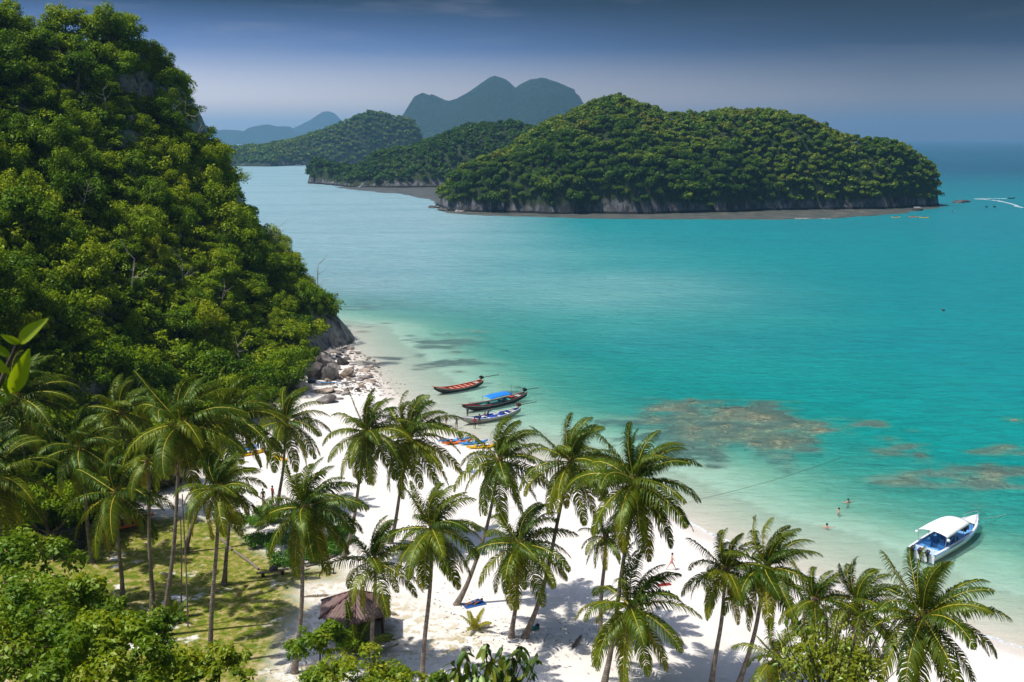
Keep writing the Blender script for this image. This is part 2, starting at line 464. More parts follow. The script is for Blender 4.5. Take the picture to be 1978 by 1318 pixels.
me = grid_mesh('ground', GX, GY, GZ, attrs={'lawn': ('POINT', lawn), 'litter': ('POINT', lit), 'reef': ('POINT', patchm), 'coral': ('POINT', coralm), 'wet': ('POINT', wet), 'dry': ('POINT', dry)})
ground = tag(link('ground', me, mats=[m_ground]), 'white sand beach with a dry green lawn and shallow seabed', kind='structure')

# far seabed reaching the horizon, under everything
m_bed = simple('deep_sand', (.12, .16, .15), .9)
xs = np.concatenate([[-17500, -8000, -1500, -400], [-149.5], [149.5], [400, 1500, 8000, 17500]])
ys = np.concatenate([[-17500, -3000, -200, -29.5], [329.5], [900, 3000, 9000, 17500]])
X2, Y2 = np.meshgrid(xs, ys)
mask = np.ones((len(ys) - 1, len(xs) - 1), bool)
mask[3, 4] = False
me = grid_mesh('seabed', X2, Y2, np.full_like(X2, -9.0), smooth=False, mask=mask)
tag(link('seabed', me, mats=[m_bed]), 'deep sandy sea floor beyond the bay', kind='structure')

# ------------------------------------------------------------------ sea surface
def stretch(lo, hi, step, far, k=1.16):
    mid = list(np.arange(lo, hi + step, step)); up = []; s = step; v = mid[-1]
    while v < far: s *= k; v += s; up.append(v)
    dn = []; s = step; v = mid[0]
    while v > -far: s *= k; v -= s; dn.append(v)
    return np.array(dn[::-1] + mid + up)
wx = stretch(-62, 118, .9, 16500); wy = stretch(60, 300, .9, 16500)
wy = wy[wy > 34]
WX, WY = np.meshgrid(wx, wy)
near = (np.abs(WX) < 149) & (WY < 328)
gz_w = np.where(near, ground_h(np.clip(WX, -149, 149), np.clip(WY, -29, 328)), 0)
sg = signed(WX, WY)
dd = -np.clip(sg, None, 0)
far_z = -(.026 * np.minimum(dd, 18) + .062 * np.clip(dd - 18, 0, 41) + .02 * np.clip(dd - 59, 0, 400))
depth = np.clip(-np.where(near, gz_w, far_z), 0, 12)
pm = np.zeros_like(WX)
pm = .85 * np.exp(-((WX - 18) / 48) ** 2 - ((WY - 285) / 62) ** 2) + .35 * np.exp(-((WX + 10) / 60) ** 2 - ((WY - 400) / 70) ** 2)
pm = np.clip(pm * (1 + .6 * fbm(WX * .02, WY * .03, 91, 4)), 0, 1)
m_sea, t, o = new_mat('sea_water')
pos = geo_pos(t)
dp = att(t, 'depth')
big = noise(t, .012, 4, .55, pos, .6)
mpb = N(t, 'ShaderNodeMapping'); mpb.inputs['Scale'].default_value = (.006, .02, 1); mpb.inputs['Rotation'].default_value = (0, 0, .25); lk(t, pos, mpb.inputs[0])
streak = noise(t, 1.0, 6, .6, mpb.outputs[0], .5)
dn = math_(t, 'ADD', dp, math_(t, 'MULTIPLY', math_(t, 'SUBTRACT', streak.outputs['Fac'], .5), math_(t, 'MULTIPLY', dp, .9)))
watc = cramp(t, math_(t, 'DIVIDE', dn, 10.0), [(0.0, (.56, .62, .50)), (.035, (.34, .58, .46)), (.10, (.06, .46, .36)), (.20, (.002, .36, .31)), (.42, (.001, .33, .33)), (1.0, (.006, .31, .34))]).outputs[0]
# open sea beyond the islands is bluer
sp = N(t, 'ShaderNodeSeparateXYZ'); lk(t, pos, sp.inputs[0])
farf = mrange(t, sp.outputs['Y'], 420, 1500)
rightf = mrange(t, sp.outputs['X'], -60, 260)
watc = mixrgb(t, math_(t, 'MULTIPLY', farf, math_(t, 'ADD', math_(t, 'MULTIPLY', rightf, .6), .3)), watc, (.006, .10, .18))
# paler water colour in the left channel between the headland and the island
pale_left = math_(t, 'MULTIPLY', mrange(t, math_(t, 'ADD', sp.outputs['X'], math_(t, 'MULTIPLY', sp.outputs['Y'], -.04)), 25, -60), mrange(t, sp.outputs['Y'], 190, 300))
watc = mixrgb(t, math_(t, 'MULTIPLY', pale_left, .88), watc, (.36, .54, .57))
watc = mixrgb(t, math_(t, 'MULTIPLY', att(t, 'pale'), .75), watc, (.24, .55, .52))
watc = mixrgb(t, mrange(t, streak.outputs['Fac'], .4, .75, 0, .28), watc, (.001, .24, .28))
mr2 = N(t, 'ShaderNodeMapping'); mr2.inputs['Scale'].default_value = (.12, .55, 1); mr2.inputs['Rotation'].default_value = (0, 0, -.22); lk(t, pos, mr2.inputs[0])
rip = noise(t, 1.0, 7, .72, mr2.outputs[0], .6)
watc = mixrgb(t, 1.0, watc, cramp(t, rip.outputs['Fac'], [(.30, (.70, .80, .84)), (.5, (1, 1, 1)), (.70, (1.35, 1.14, 1.12))]).outputs[0], 'MULTIPLY')
watc = mixrgb(t, math_(t, 'MULTIPLY', rightf, .5), watc, (.70, .80, .90), 'MULTIPLY')
# optical thickness of the column
opq = math_(t, 'SUBTRACT', 1.0, math_(t, 'POWER', 2.718, math_(t, 'MULTIPLY', dp, -.85)))
df = N(t, 'ShaderNodeBsdfDiffuse'); lk(t, watc, df.inputs[0])
tr = N(t, 'ShaderNodeBsdfTransparent')
tint = cramp(t, math_(t, 'DIVIDE', dp, 2.0), [(0, (1, 1, .97)), (.3, (.50, .86, .74)), (1, (.12, .62, .56))]).outputs[0]
lk(t, tint, tr.inputs[0])
body = N(t, 'ShaderNodeMixShader'); lk(t, opq, body.inputs[0]); lk(t, tr.outputs[0], body.inputs[1]); lk(t, df.outputs[0], body.inputs[2])
mw = N(t, 'ShaderNodeMapping'); mw.inputs['Scale'].default_value = (.55, 1.5, 1); mw.inputs['Rotation'].default_value = (0, 0, -.35); lk(t, pos, mw.inputs[0])
w1 = noise(t, .55, 5, .62, mw.outputs[0], .4); w2 = noise(t, 2.6, 3, .6, mw.outputs[0], .2); w3 = noise(t, .09, 4, .6, mw.outputs[0])
hh = math_(t, 'ADD', math_(t, 'MULTIPLY', w1.outputs['Fac'], 1.0), math_(t, 'ADD', math_(t, 'MULTIPLY', w2.outputs['Fac'], .25), math_(t, 'MULTIPLY', w3.outputs['Fac'], 2.0)))
nrm = bump(t, hh, .55, .42)
gl = N(t, 'ShaderNodeBsdfGlossy'); gl.inputs['Roughness'].default_value = .26; lk(t, nrm, gl.inputs['Normal'])
fr = N(t, 'ShaderNodeFresnel'); fr.inputs['IOR'].default_value = 1.33; lk(t, nrm, fr.inputs['Normal'])
frc = math_(t, 'MINIMUM', math_(t, 'MULTIPLY', fr.outputs[0], .8), .34)
ms = N(t, 'ShaderNodeMixShader'); lk(t, frc, ms.inputs[0]); lk(t, body.outputs[0], ms.inputs[1]); lk(t, gl.outputs[0], ms.inputs[2])
lk(t, bump(t, hh, 1.0, 1.3), df.inputs['Normal'])
lk(t, ms.outputs[0], o.inputs[0])
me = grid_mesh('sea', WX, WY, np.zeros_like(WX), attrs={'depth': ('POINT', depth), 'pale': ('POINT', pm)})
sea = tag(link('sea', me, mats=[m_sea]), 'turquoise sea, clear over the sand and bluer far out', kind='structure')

# ------------------------------------------------------------------ headland on the left
def rbf_fit(cx, cy_, cz):
    c = np.stack([cx, cy_], 1); n = len(c)
    D = np.hypot(c[:, None, 0] - c[None, :, 0], c[:, None, 1] - c[None, :, 1])
    Am = np.zeros((n + 3, n + 3)); Am[:n, :n] = D + np.eye(n) * -.6
    Am[:n, n] = 1; Am[:n, n + 1:] = c; Am[n, :n] = 1; Am[n + 1:, :n] = c.T
    w = np.linalg.solve(Am, np.concatenate([cz, [0, 0, 0]]))
    def f(x, y):
        s = w[n] + w[n + 1] * x + w[n + 2] * y
        for i in range(n): s = s + w[i] * np.hypot(x - c[i, 0], y - c[i, 1])
        return s
    return f
ctl = []
RIDGE = [(-320, -90, 165), (-150, -30, 175), (0, 12, 185), (60, 30, 188), (100, 40, 192), (180, 46, 198), (235, 24, 205), (300, 84, 210), (355, 130, 214), (378, 200, 216), (402, 250, 218), (436, 315, 220), (460, 370, 220), (480, 414, 219), (508, 458, 216), (565, 492, 212), (612, 538, 208), (634, 575, 204)]
TREEH = 4.0
for px, py, Y in RIDGE:
    p = A(px, py, Y); ctl.append((p.x, p.y, p.z - TREEH)); ctl.append((p.x - 12, p.y + 26, max(p.z * .72 - TREEH, 1)));ctl.append((p.x - 18, p.y + 80, -8))
FACE = [(-300, 220, 130), (-300, 500, 105), (-300, 800, 82), (50, 200, 168), (200, 190, 185), (290, 200, 197), (0, 350, 145), (150, 350, 160), (300, 340, 182), (395, 350, 200), (0, 500, 125), (150, 500, 138), (300, 500, 156), (440, 500, 182), (530, 520, 198),
        (0, 650, 111), (150, 650, 123), (300, 650, 140), (440, 640, 160), (560, 630, 180), (20, 790, 100), (150, 790, 114), (260, 760, 127), (380, 740, 142), (480, 720, 156), (560, 700, 170)]
for px, py, Y in FACE:
    p = A(px, py, Y); ctl.append((p.x, p.y, p.z - TREEH * .8))
FOOT_PX = [(-300, 1120), (-100, 1060), (60, 1020), (170, 980), (270, 925), (360, 870), (450, 820), (520, 786), (580, 748), (604, 705), (618, 662)]
FOOT = [P(a, b_, 1.2) for a, b_ in FOOT_PX]
for p in FOOT: ctl.append((p.x, p.y, 1.0))
for p in FOOT: ctl.append((p.x + 9, p.y - 5, -9.0))
for q in [(-45, 224), (-58, 240), (-78, 262)]: ctl.append((q[0], q[1], -1)); ctl.append((q[0] + 9, q[1] + 6, -9))
C = np.array(ctl)
hf = rbf_fit(C[:, 0], C[:, 1], C[:, 2])
hx = np.arange(-190, -18, 1.2); hy = np.arange(60, 300, 1.2)
HX, HY = np.meshgrid(hx, hy)
HZ = hf(HX, HY)
HZ = HZ + np.clip(HZ / 15, 0, 1) * (3.2 * fbm(HX * .045, HY * .045, 41) + 1.5 * fbm(HX * .15, HY * .15, 42))
HZ = np.maximum(HZ, -9)
head_h = GridH(hx, hy, HZ)
gyv, gxv = np.gradient(HZ, 1.2)
nl = np.sqrt(gxv ** 2 + gyv ** 2 + 1)
rx_, ry_, rz_ = -gxv / nl, -gyv / nl, 1 / nl
n3 = fbm(HX * .11 + HZ * .13, HY * .11 - HZ * .09, 50, 5) * 2.2 + np.abs(fbm(HX * .3, HY * .3 + HZ * .1, 51, 3)) * 1.2
DX, DY, DZ = HX + rx_ * n3, HY + ry_ * n3, HZ + rz_ * n3 * .4
m_lime = rock_mat('limestone', [(.035, .034, .034), (.16, .15, .145), (.36, .34, .33)], .22)
# undergrowth soil between trees on gentler ground, bare limestone where it is steep
m_head, t, o = new_mat('headland_rock_and_scrub')
pos = geo_pos(t)
gn = t.nodes.new('ShaderNodeNewGeometry'); s2 = N(t, 'ShaderNodeSeparateXYZ'); lk(t, gn.outputs['True Normal'], s2.inputs[0])
na = noise(t, .25, 7, .6, pos, .4); nb_ = noise(t, 1.6, 6, .65, pos)
mpv = N(t, 'ShaderNodeMapping'); mpv.inputs['Scale'].default_value = (.5, .5, .12); lk(t, pos, mpv.inputs[0])
nv = noise(t, 1.0, 7, .65, mpv.outputs[0], .3)
rc = cramp(t, nv.outputs['Fac'], [(.32, (.05, .05, .052)), (.42, (.24, .23, .23)), (.52, (.50, .48, .46)), (.62, (.34, .27, .20)), (.78, (.58, .56, .54))]).outputs[0]
gc = cramp(t, nb_.outputs['Fac'], [(.3, (.012, .022, .006)), (.6, (.03, .045, .012)), (.8, (.06, .05, .02))]).outputs[0]
fz = math_(t, 'ADD', s2.outputs['Z'], math_(t, 'MULTIPLY', math_(t, 'SUBTRACT', na.outputs['Fac'], .5), .5))
colr = mixrgb(t, math_(t, 'MULTIPLY', mrange(t, fz, .50, .66), mrange(t, att(t, 'bare'), .6, .2)), rc, gc)
b = N(t, 'ShaderNodeBsdfPrincipled'); b.inputs['Roughness'].default_value = .9; b.inputs['Specular IOR Level'].default_value = .2
lk(t, colr, b.inputs['Base Color']); lk(t, bump(t, nv.outputs['Fac'], 1.0, .9), b.inputs['Normal']); lk(t, b.outputs[0], o.inputs[0])
HPX, HPY, _d = proj(DX, DY, DZ)
bm_ = np.zeros_like(HX)
for a_, b_2, c_, d_ in [(250, 150, 26, 30), (262, 215, 22, 34), (384, 228, 18, 34), (372, 345, 24, 18), (455, 350, 16, 26), (598, 592, 14, 36), (626, 640, 42, 42), (288, 165, 16, 28), (625, 722, 60, 44), (240, 260, 30, 24), (400, 250, 14, 40), (470, 372, 12, 22)]:
    q_ = ((HPX - a_) / c_) ** 2 + ((HPY - b_2) / d_) ** 2
    bm_ = np.maximum(bm_, np.exp(-q_ ** 2 * .5))
me = grid_mesh('headland', DX, DY, DZ, attrs={'bare': ('POINT', bm_)})
tag(link('headland', me, mats=[m_head]), 'steep limestone headland falling to the left end of the beach', kind='structure')

# ------------------------------------------------------------------ islands
def island(name, front, ridge, back, tree, bluff, seed, step, ends=8.0, nz_=(4, .03), sharp=.85, mats=None, label='', rough=0.0, rfreq=.01):
    """front: waterline pixels; ridge: (px, py, Y) skyline; grid heightfield"""
    f = [P(a, b_, 0) for a, b_ in front]
    r = [A(a, b_, Y) for a, b_, Y in ridge]
    fx = np.array([p.x for p in f]); fy = np.array([p.y for p in f])
    rx = np.array([p.x for p in r]); ry = np.array([p.y for p in r]); rz = np.array([max(p.z - tree, 1) for p in r])
    x0 = min(fx[0], rx[0]) - ends; x1 = max(fx[-1], rx[-1]) + ends
    xs = np.arange(x0, x1, step); yfr = np.interp(xs, fx, fy); yri = np.interp(xs, rx, ry); H = np.interp(xs, rx, rz, left=-4, right=-4); H = H + rough * fbm(xs * rfreq, xs * 0 + seed, seed + 30, 4)
    e = np.minimum(xs - x0, x1 - xs)
    ys = np.arange(fy.min() - 12, ry.max() + back + 10, step)
    X, Y = np.meshgrid(xs, ys)
    Yf = yfr[None, :] + 5 * fbm(X * .04, Y * 0, seed + 7, 3) ; Yr = np.maximum(yri[None, :], Yf + 10)
    t_ = (Y - Yf) / (Yr - Yf)
    up = bluff + (1 - bluff) * np.sin(np.clip(t_, 0, 1) * math.pi / 2) ** sharp
    up = up * sstep(-.02, .05, t_)
    dn = np.cos(np.clip((Y - Yr) / back, 0, 1) * math.pi / 2)
    prof = np.where(t_ < 1, up, dn)
    Z = H[None, :] * prof + nz_[0] * fbm(X * nz_[1], Y * nz_[1], seed, 5) * np.clip(prof * 3, 0, 1) * np.clip(H[None, :] / 20, 0, 1) * (.25 + 1.5 * np.clip(1 - t_, 0, 1) * np.clip(t_ * 3, 0, 1))
    Z = Z - 5 * (prof <= 0.001)
    ee = sstep(0, ends, e)[None, :]
    Z = Z * ee - 4 * (1 - ee)
    gyv, gxv = np.gradient(Z, step); nl = np.sqrt(gxv ** 2 + gyv ** 2 + 1)
    q = fbm(X * .12 + Z * .1, Y * .12 - Z * .12, seed + 3, 4) * step * .9
    notch = -2.0 * np.exp(-((Z - .6) / .9) ** 2) * np.clip(nl - 1.1, 0, 1) * (1 if bluff > .05 else 0)
    q = q + notch
    me = grid_mesh(name, X - gxv / nl * q, Y - gyv / nl * q, Z)
    ob = tag(link(name, me, mats=mats), label, kind='structure')
    return GridH(xs, ys, Z), (xs, ys), ob
m_isle, t, o = new_mat('island_rock_and_scrub')
pos = geo_pos(t)
gn = t.nodes.new('ShaderNodeNewGeometry'); s2 = N(t, 'ShaderNodeSeparateXYZ'); lk(t, gn.outputs['True Normal'], s2.inputs[0])
s3 = N(t, 'ShaderNodeSeparateXYZ'); lk(t, pos, s3.inputs[0])
mpv = N(t, 'ShaderNodeMapping'); mpv.inputs['Scale'].default_value = (.22, .22, .08); lk(t, pos, mpv.inputs[0])
nv = noise(t, 1.0, 7, .68, mpv.outputs[0], .3)
rc = cramp(t, nv.outputs['Fac'], [(.32, (.012, .012, .014)), (.45, (.04, .04, .042)), (.58, (.155, .15, .15)), (.75, (.085, .07, .06))]).outputs[0]
gc = cramp(t, noise(t, .6, 5, .6, pos).outputs['Fac'], [(.3, (.012, .022, .006)), (.7, (.035, .05, .015))]).outputs[0]
colr = mixrgb(t, math_(t, 'MAXIMUM', mrange(t, s2.outputs['Z'], .55, .72), mrange(t, math_(t, 'ADD', s3.outputs['Z'], math_(t, 'MULTIPLY', noise(t, .04, 4, .6, pos).outputs['Fac'], 12)), 9.5, 14)), rc, gc)
colr = mixrgb(t, mrange(t, math_(t, 'ADD', s3.outputs['Z'], math_(t, 'MULTIPLY', nv.outputs['Fac'], -1.5)), 1.0, .2), colr, (.012, .012, .012))
b = N(t, 'ShaderNodeBsdfPrincipled'); b.inputs['Roughness'].default_value = .9; b.inputs['Specular IOR Level'].default_value = .2
lk(t, colr, b.inputs['Base Color']); lk(t, bump(t, nv.outputs['Fac'], 1.0, 1.6), b.inputs['Normal']); lk(t, b.outputs[0], o.inputs[0])

isle_h, isle_g, _ = island('island', [(846, 398), (870, 408), (950, 411), (1100, 414), (1250, 414), (1400, 410), (1550, 406), (1700, 404), (1800, 400), (1842, 395), (1862, 391)],
    [(832, 380, 588), (846, 366, 590), (868, 345, 595), (900, 312, 605), (950, 292, 615), (1000, 268, 625), (1050, 240, 640), (1100, 216, 650), (1140, 196, 655), (1190, 180, 655), (1240, 198, 655), (1300, 206, 655), (1350, 222, 655), (1400, 212, 655), (1470, 216, 655), (1520, 216, 652), (1580, 240, 645),
     (1640, 258, 640), (1700, 266, 630), (1745, 272, 625), (1790, 290, 620), (1825, 308, 615), (1848, 328, 610), (1862, 345, 606), (1868, 372, 600)], 70, 5.5, .17, 60, 2.6, mats=[m_isle], ends=7, nz_=(13, .019), rough=2.0, rfreq=.05, label='wooded limestone island in the middle of the bay')
isle2_h, isle2_g, _ = island('island', [(572, 345), (600, 355), (680, 362), (760, 363), (860, 362), (1000, 362), (1100, 362)],
    [(572, 318, 930), (600, 303, 940), (650, 312, 950), (690, 318, 955), (740, 285, 970), (800, 278, 980), (850, 262, 990), (900, 240, 1000), (985, 228, 1000), (1040, 245, 1000), (1120, 260, 1000)], 90, 6, .12, 80, 4.0, mats=[m_isle], nz_=(9, .015), label='lower wooded island behind the main island')
isle3_h, isle3_g, _ = island('island', [(300, 320), (450, 321), (520, 322), (600, 319), (700, 317), (830, 316), (900, 316)],
    [(300, 300, 1700), (420, 280, 1700), (470, 282, 1700), (520, 278, 1700), (570, 266, 1720), (620, 248, 1740), (660, 232, 1750), (715, 212, 1760), (745, 218, 1760), (800, 230, 1760), (804, 262, 1750), (830, 290, 1740), (900, 300, 1740)], 150, 6, .10, 90, 7.0, mats=[m_isle], ends=10, nz_=(14, .01), label='wooded island with a blunt cliff end across the channel')

m_far, t, o = new_mat('forested_mountain')
pos = geo_pos(t)
gn = t.nodes.new('ShaderNodeNewGeometry'); s2 = N(t, 'ShaderNodeSeparateXYZ'); lk(t, gn.outputs['True Normal'], s2.inputs[0])
mpv = N(t, 'ShaderNodeMapping'); mpv.inputs['Scale'].default_value = (.02, .02, .006); lk(t, pos, mpv.inputs[0])
nv = noise(t, 1.0, 8, .7, mpv.outputs[0], .3); nf = noise(t, .06, 6, .7, pos)
rc = cramp(t, nv.outputs['Fac'], [(.35, (.06, .065, .06)), (.6, (.22, .21, .2))]).outputs[0]
gc = cramp(t, nf.outputs['Fac'], [(.35, (.02, .04, .012)), (.55, (.05, .08, .02)), (.7, (.08, .10, .03))]).outputs[0]
colr = mixrgb(t, mrange(t, math_(t, 'ADD', s2.outputs['Z'], math_(t, 'MULTIPLY', math_(t, 'SUBTRACT', nv.outputs['Fac'], .5), .6)), .22, .42), rc, gc)
b = N(t, 'ShaderNodeBsdfDiffuse')
lk(t, colr, b.inputs[0]); lk(t, bump(t, math_(t, 'ADD', nf.outputs['Fac'], math_(t, 'MULTIPLY', nv.outputs['Fac'], 2)), 1.0, 45), b.inputs['Normal']); lk(t, b.outputs[0], o.inputs[0])
island('mountain', [(760, 290), (900, 290), (1150, 290)],
    [(760, 300, 5100), (798, 250, 5100), (808, 225, 5100), (822, 196, 5100), (835, 184, 5100), (850, 190, 5100), (870, 198, 5100), (895, 194, 5100), (925, 178, 5100), (955, 154, 5100), (975, 160, 5100), (995, 176, 5080), (1020, 158, 5050), (1045, 151, 5050), (1075, 160, 5050), (1105, 182, 5040), (1108, 205, 5030), (1125, 250, 5020), (1160, 280, 5000)],
    500, 0, .25, 100, 24, ends=60, nz_=(45, .005), mats=[m_far], sharp=.7, rough=5, rfreq=.012, label='distant blue mountain with twin humps and a small knob')
island('mountain', [(560, 277.5), (600, 277.5), (680, 277.5)], [(550, 275, 9000), (565, 250, 9000), (590, 238, 9000), (615, 222, 9000), (630, 213, 9000), (645, 218, 9000), (655, 235, 9000), (690, 275, 9000)], 600, 0, .1, 110, 40, ends=80, nz_=(30, .003), mats=[m_far], rough=8, rfreq=.008, label='far pale pointed mountain behind the channel')
island('mountain', [(400, 279.5), (500, 279.5), (620, 279.5)], [(400, 255, 8000), (440, 250, 8000), (465, 254, 8000), (490, 256, 8000), (515, 240, 8000), (535, 245, 8000), (555, 243, 8000), (575, 262, 8000), (620, 280, 8000)], 600, 0, .1, 120, 40, ends=80, nz_=(30, .003), mats=[m_far], rough=10, rfreq=.008, label='far pale low mountain beside the headland')
# ------------------------------------------------------------------ foliage building
def leaf_quads(cen, nor, size, nrs, aspect=.55, droop=0.0):
    """kite shaped leaves: centre (n,3), normal (n,3), size (n,)"""
    n = len(cen)
    r = nrs.normal(size=(n, 3)); 
    if droop: r[:, 2] -= droop
    tdir = r - (r * nor).sum(1, keepdims=True) * nor
    tdir /= np.linalg.norm(tdir, axis=1, keepdims=True) + 1e-9
    bdir = np.cross(nor, tdir)
    s = size[:, None]
    v = np.stack([cen - tdir * s * .5, cen + bdir * s * aspect * .5 - tdir * s * .05 + nor * s * .06, cen + tdir * s * .5, cen - bdir * s * aspect * .5 - tdir * s * .05 + nor * s * .06], 1)
    return v.reshape(-1, 3)
def unit(nrs, n):
    v = nrs.normal(size=(n, 3)); return v / np.linalg.norm(v, axis=1, keepdims=True)
def crown_arrays(seed, Rr, Hh, n, leaf, lobes, lobe_r=(.28, .5), aspect=.6, droop=0.0, base=-.15):
    """leaf cloud of several clumps filling an ellipsoid; returns verts and a tint per face"""
    nrs = np.random.RandomState(seed)
    cs = []
    for i in range(lobes):
        d = nrs.normal(size=3); d /= np.linalg.norm(d); d[2] = abs(d[2]) * .9 + base + .1 * nrs.rand()
        q = nrs.uniform(.35, 1.1) if lobes > 18 else nrs.uniform(.35, .78)
        cs.append((d[0] * Rr * q, d[1] * Rr * q, d[2] * Hh * q, nrs.uniform(*lobe_r) * min(Rr, Hh * 1.3), nrs.rand()))
    cs = np.array(cs)
    w = cs[:, 3] ** 2; w /= w.sum()
    idx = nrs.choice(lobes, n, p=w)
    d = unit(nrs, n); d[:, 2] = np.where((d[:, 2] < -.2) & (nrs.rand(n) < .75), -d[:, 2], d[:, 2])
    rad = cs[idx, 3] * (1 - .45 * nrs.rand(n) ** 2.2) * (1 + .12 * nrs.randn(n))
    rad = rad * (.82 + .36 * vnoise(d[:, 0] * 2.5 + idx * 7.7, d[:, 1] * 2.5 + d[:, 2] * 2.5, seed))
    cen = cs[idx, :3] + d * rad[:, None] * np.array([1, 1, .85])
    nor = d * .8 + np.array([0, 0, .55]) + nrs.normal(size=(n, 3)) * .5
    nor /= np.linalg.norm(nor, axis=1, keepdims=True)
    size = leaf * nrs.uniform(.6, 1.35, n)
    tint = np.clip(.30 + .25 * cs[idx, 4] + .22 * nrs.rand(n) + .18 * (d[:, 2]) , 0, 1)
    return leaf_quads(cen, nor, size, nrs, aspect, droop), tint
def quad_mesh(name, v, tint, smooth=False):
    return np_mesh(name, v, np.arange(len(v)), 4, smooth, attrs={'tint': ('FACE', tint)})
def tube_arrays(path, rad, sides=7):
    path = np.asarray(path, float); n = len(path)
    tang = np.gradient(path, axis=0); tang /= np.linalg.norm(tang, axis=1, keepdims=True) + 1e-9
    ref = np.array([1.0, 0.13, 0]) if abs(tang[0][2]) > .6 else np.array([0, 0, 1.0])
    v = []
    for i in range(n):
        a = np.cross(tang[i], ref); a /= np.linalg.norm(a) + 1e-9; b_ = np.cross(tang[i], a)
        for k in range(sides):
            th = 2 * math.pi * k / sides
            v.append(path[i] + (a * math.cos(th) + b_ * math.sin(th)) * rad[i])
    q = []
    for i in range(n - 1):
        for k in range(sides):
            k2 = (k + 1) % sides
            q.append([i * sides + k, i * sides + k2, (i + 1) * sides + k2, (i + 1) * sides + k])
    return np.array(v), np.array(q)
def merge(parts):
    V, Q, off = [], [], 0
    for v, q in parts:
        V.append(v); Q.append(q + off); off += len(v)
    return np.concatenate(V), np.concatenate(Q)
def trunk_mesh(seed, h, r, limbs=4, lean=.6, spread=.5, sides=6):
    nrs = random.Random(seed)
    top = np.array([nrs.uniform(-lean, lean), nrs.uniform(-lean, lean), h])
    path = [np.array([0, 0, -1.2])] + [top * k / 5 + np.array([nrs.uniform(-.1, .1) * h * .15, nrs.uniform(-.1, .1) * h * .15, 0]) for k in range(6)]
    parts = [tube_arrays(path, [r * 1.4] + [r * (1 - .12 * k) for k in range(6)], sides)]
    for i in range(limbs):
        a = i * 6.28 / limbs + nrs.uniform(-.4, .4); s = path[nrs.randint(3, 6)]
        L = h * spread * nrs.uniform(.6, 1.1)
        e = s + np.array([math.cos(a) * L, math.sin(a) * L, L * nrs.uniform(.5, 1.0)])
        m = (s + e) / 2 + np.array([0, 0, -.12 * L])
        parts.append(tube_arrays([s, m, e], [r * .5, r * .33, r * .1], 5))
    v, q = merge(parts)
    return np_mesh('trunk', v, q, 4, True)

m_bark = rock_mat('bark', [(.035, .028, .022), (.10, .08, .062), (.20, .17, .14)], 1.2)
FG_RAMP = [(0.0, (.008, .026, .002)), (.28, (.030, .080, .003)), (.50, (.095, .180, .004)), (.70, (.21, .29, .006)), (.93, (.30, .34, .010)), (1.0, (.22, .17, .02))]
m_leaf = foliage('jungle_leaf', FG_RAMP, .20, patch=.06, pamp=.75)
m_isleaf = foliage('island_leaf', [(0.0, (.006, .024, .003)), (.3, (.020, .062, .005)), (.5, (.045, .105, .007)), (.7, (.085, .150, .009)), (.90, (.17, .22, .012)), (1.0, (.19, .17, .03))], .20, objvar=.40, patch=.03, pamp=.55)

EDGE_Y = [0, 30, 95, 125, 190, 250, 320, 360, 415, 455, 490, 530, 560, 600, 650, 680, 740, 800]
EDGE_X = [262, 275, 312, 370, 388, 432, 457, 472, 497, 522, 588, 637, 652, 648, 636, 622, 606, 560]
def past_edge(px, py, pad): return px + pad > np.interp(py, EDGE_Y, EDGE_X) and py > 110
def visible(hg, x, y, z, lift=3.0, n=26):
    """is the point seen from the camera over the land form"""
    s = np.linspace(.35, .985, n)
    X = x * s; Y = y * s; Z = CAMZ + (z + lift - CAMZ) * s
    return bool(np.all(Z > hg(X, Y) - .5))

# crowns shared between the trees of the headland
J_CROWN = []
for i in range(9):
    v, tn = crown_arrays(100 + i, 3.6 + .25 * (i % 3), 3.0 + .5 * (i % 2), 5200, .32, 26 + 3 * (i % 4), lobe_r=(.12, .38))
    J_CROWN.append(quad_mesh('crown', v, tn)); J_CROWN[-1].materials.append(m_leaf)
J_TRUNK = [trunk_mesh(40 + i, 3.6, .22) for i in range(4)]
for m in J_TRUNK: m.materials.append(m_bark)

BARE = [(250, 150, 26, 30), (262, 215, 22, 34), (384, 228, 18, 30), (372, 345, 22, 16), (455, 350, 14, 24), (598, 592, 12, 36), (626, 640, 40, 40), (288, 165, 16, 28), (625, 722, 40, 34), (240, 260, 30, 24), (400, 250, 12, 40), (470, 372, 10, 20)]
def bare(px, py, g=1.0):
    return any(((px - a) / (c * g)) ** 2 + ((py - b_) / (d * g)) ** 2 < 1 for a, b_, c, d in BARE)
cands = []
trs = random.Random(77)
Xc = NR.uniform(-150, -22, 26000); Yc = NR.uniform(72, 262, 26000)
Zc = head_h(Xc, Yc); gxx = head_h(Xc + 1, Yc) - Zc; gyy = head_h(Xc, Yc + 1) - Zc
slope = np.sqrt(1 + gxx ** 2 + gyy ** 2)
keep = (Zc > .6)
pxs, pys, dps = proj(Xc, Yc, Zc + 3)
keep &= (pxs > -90) & (pxs < 720) & (pys > -80) & (pys < 1150)
ids = np.where(keep)[0]
ids = sorted(ids, key=lambda i: (dps[i] * .02 - slope[i] * 1.5 + trs.random() * 2.5))
acc = []; accp = np.zeros((0, 3))
for i in ids:
    p = np.array([Xc[i], Yc[i], Zc[i]])
    rmin = 4.0 + .8 * float(vnoise(p[0] * .05, p[1] * .05, 88)) + (0 if dps[i] > 120 else .3)
    if len(accp) and (((accp - p) ** 2).sum(1)).min() < rmin ** 2: continue
    if bare(pxs[i], pys[i], .8) or past_edge(pxs[i], pys[i], 24): continue
    if not visible(head_h, *p, lift=5): continue
    acc.append((i, rmin)); accp = np.vstack([accp, p])
    if len(acc) >= 460: break
TREES = []
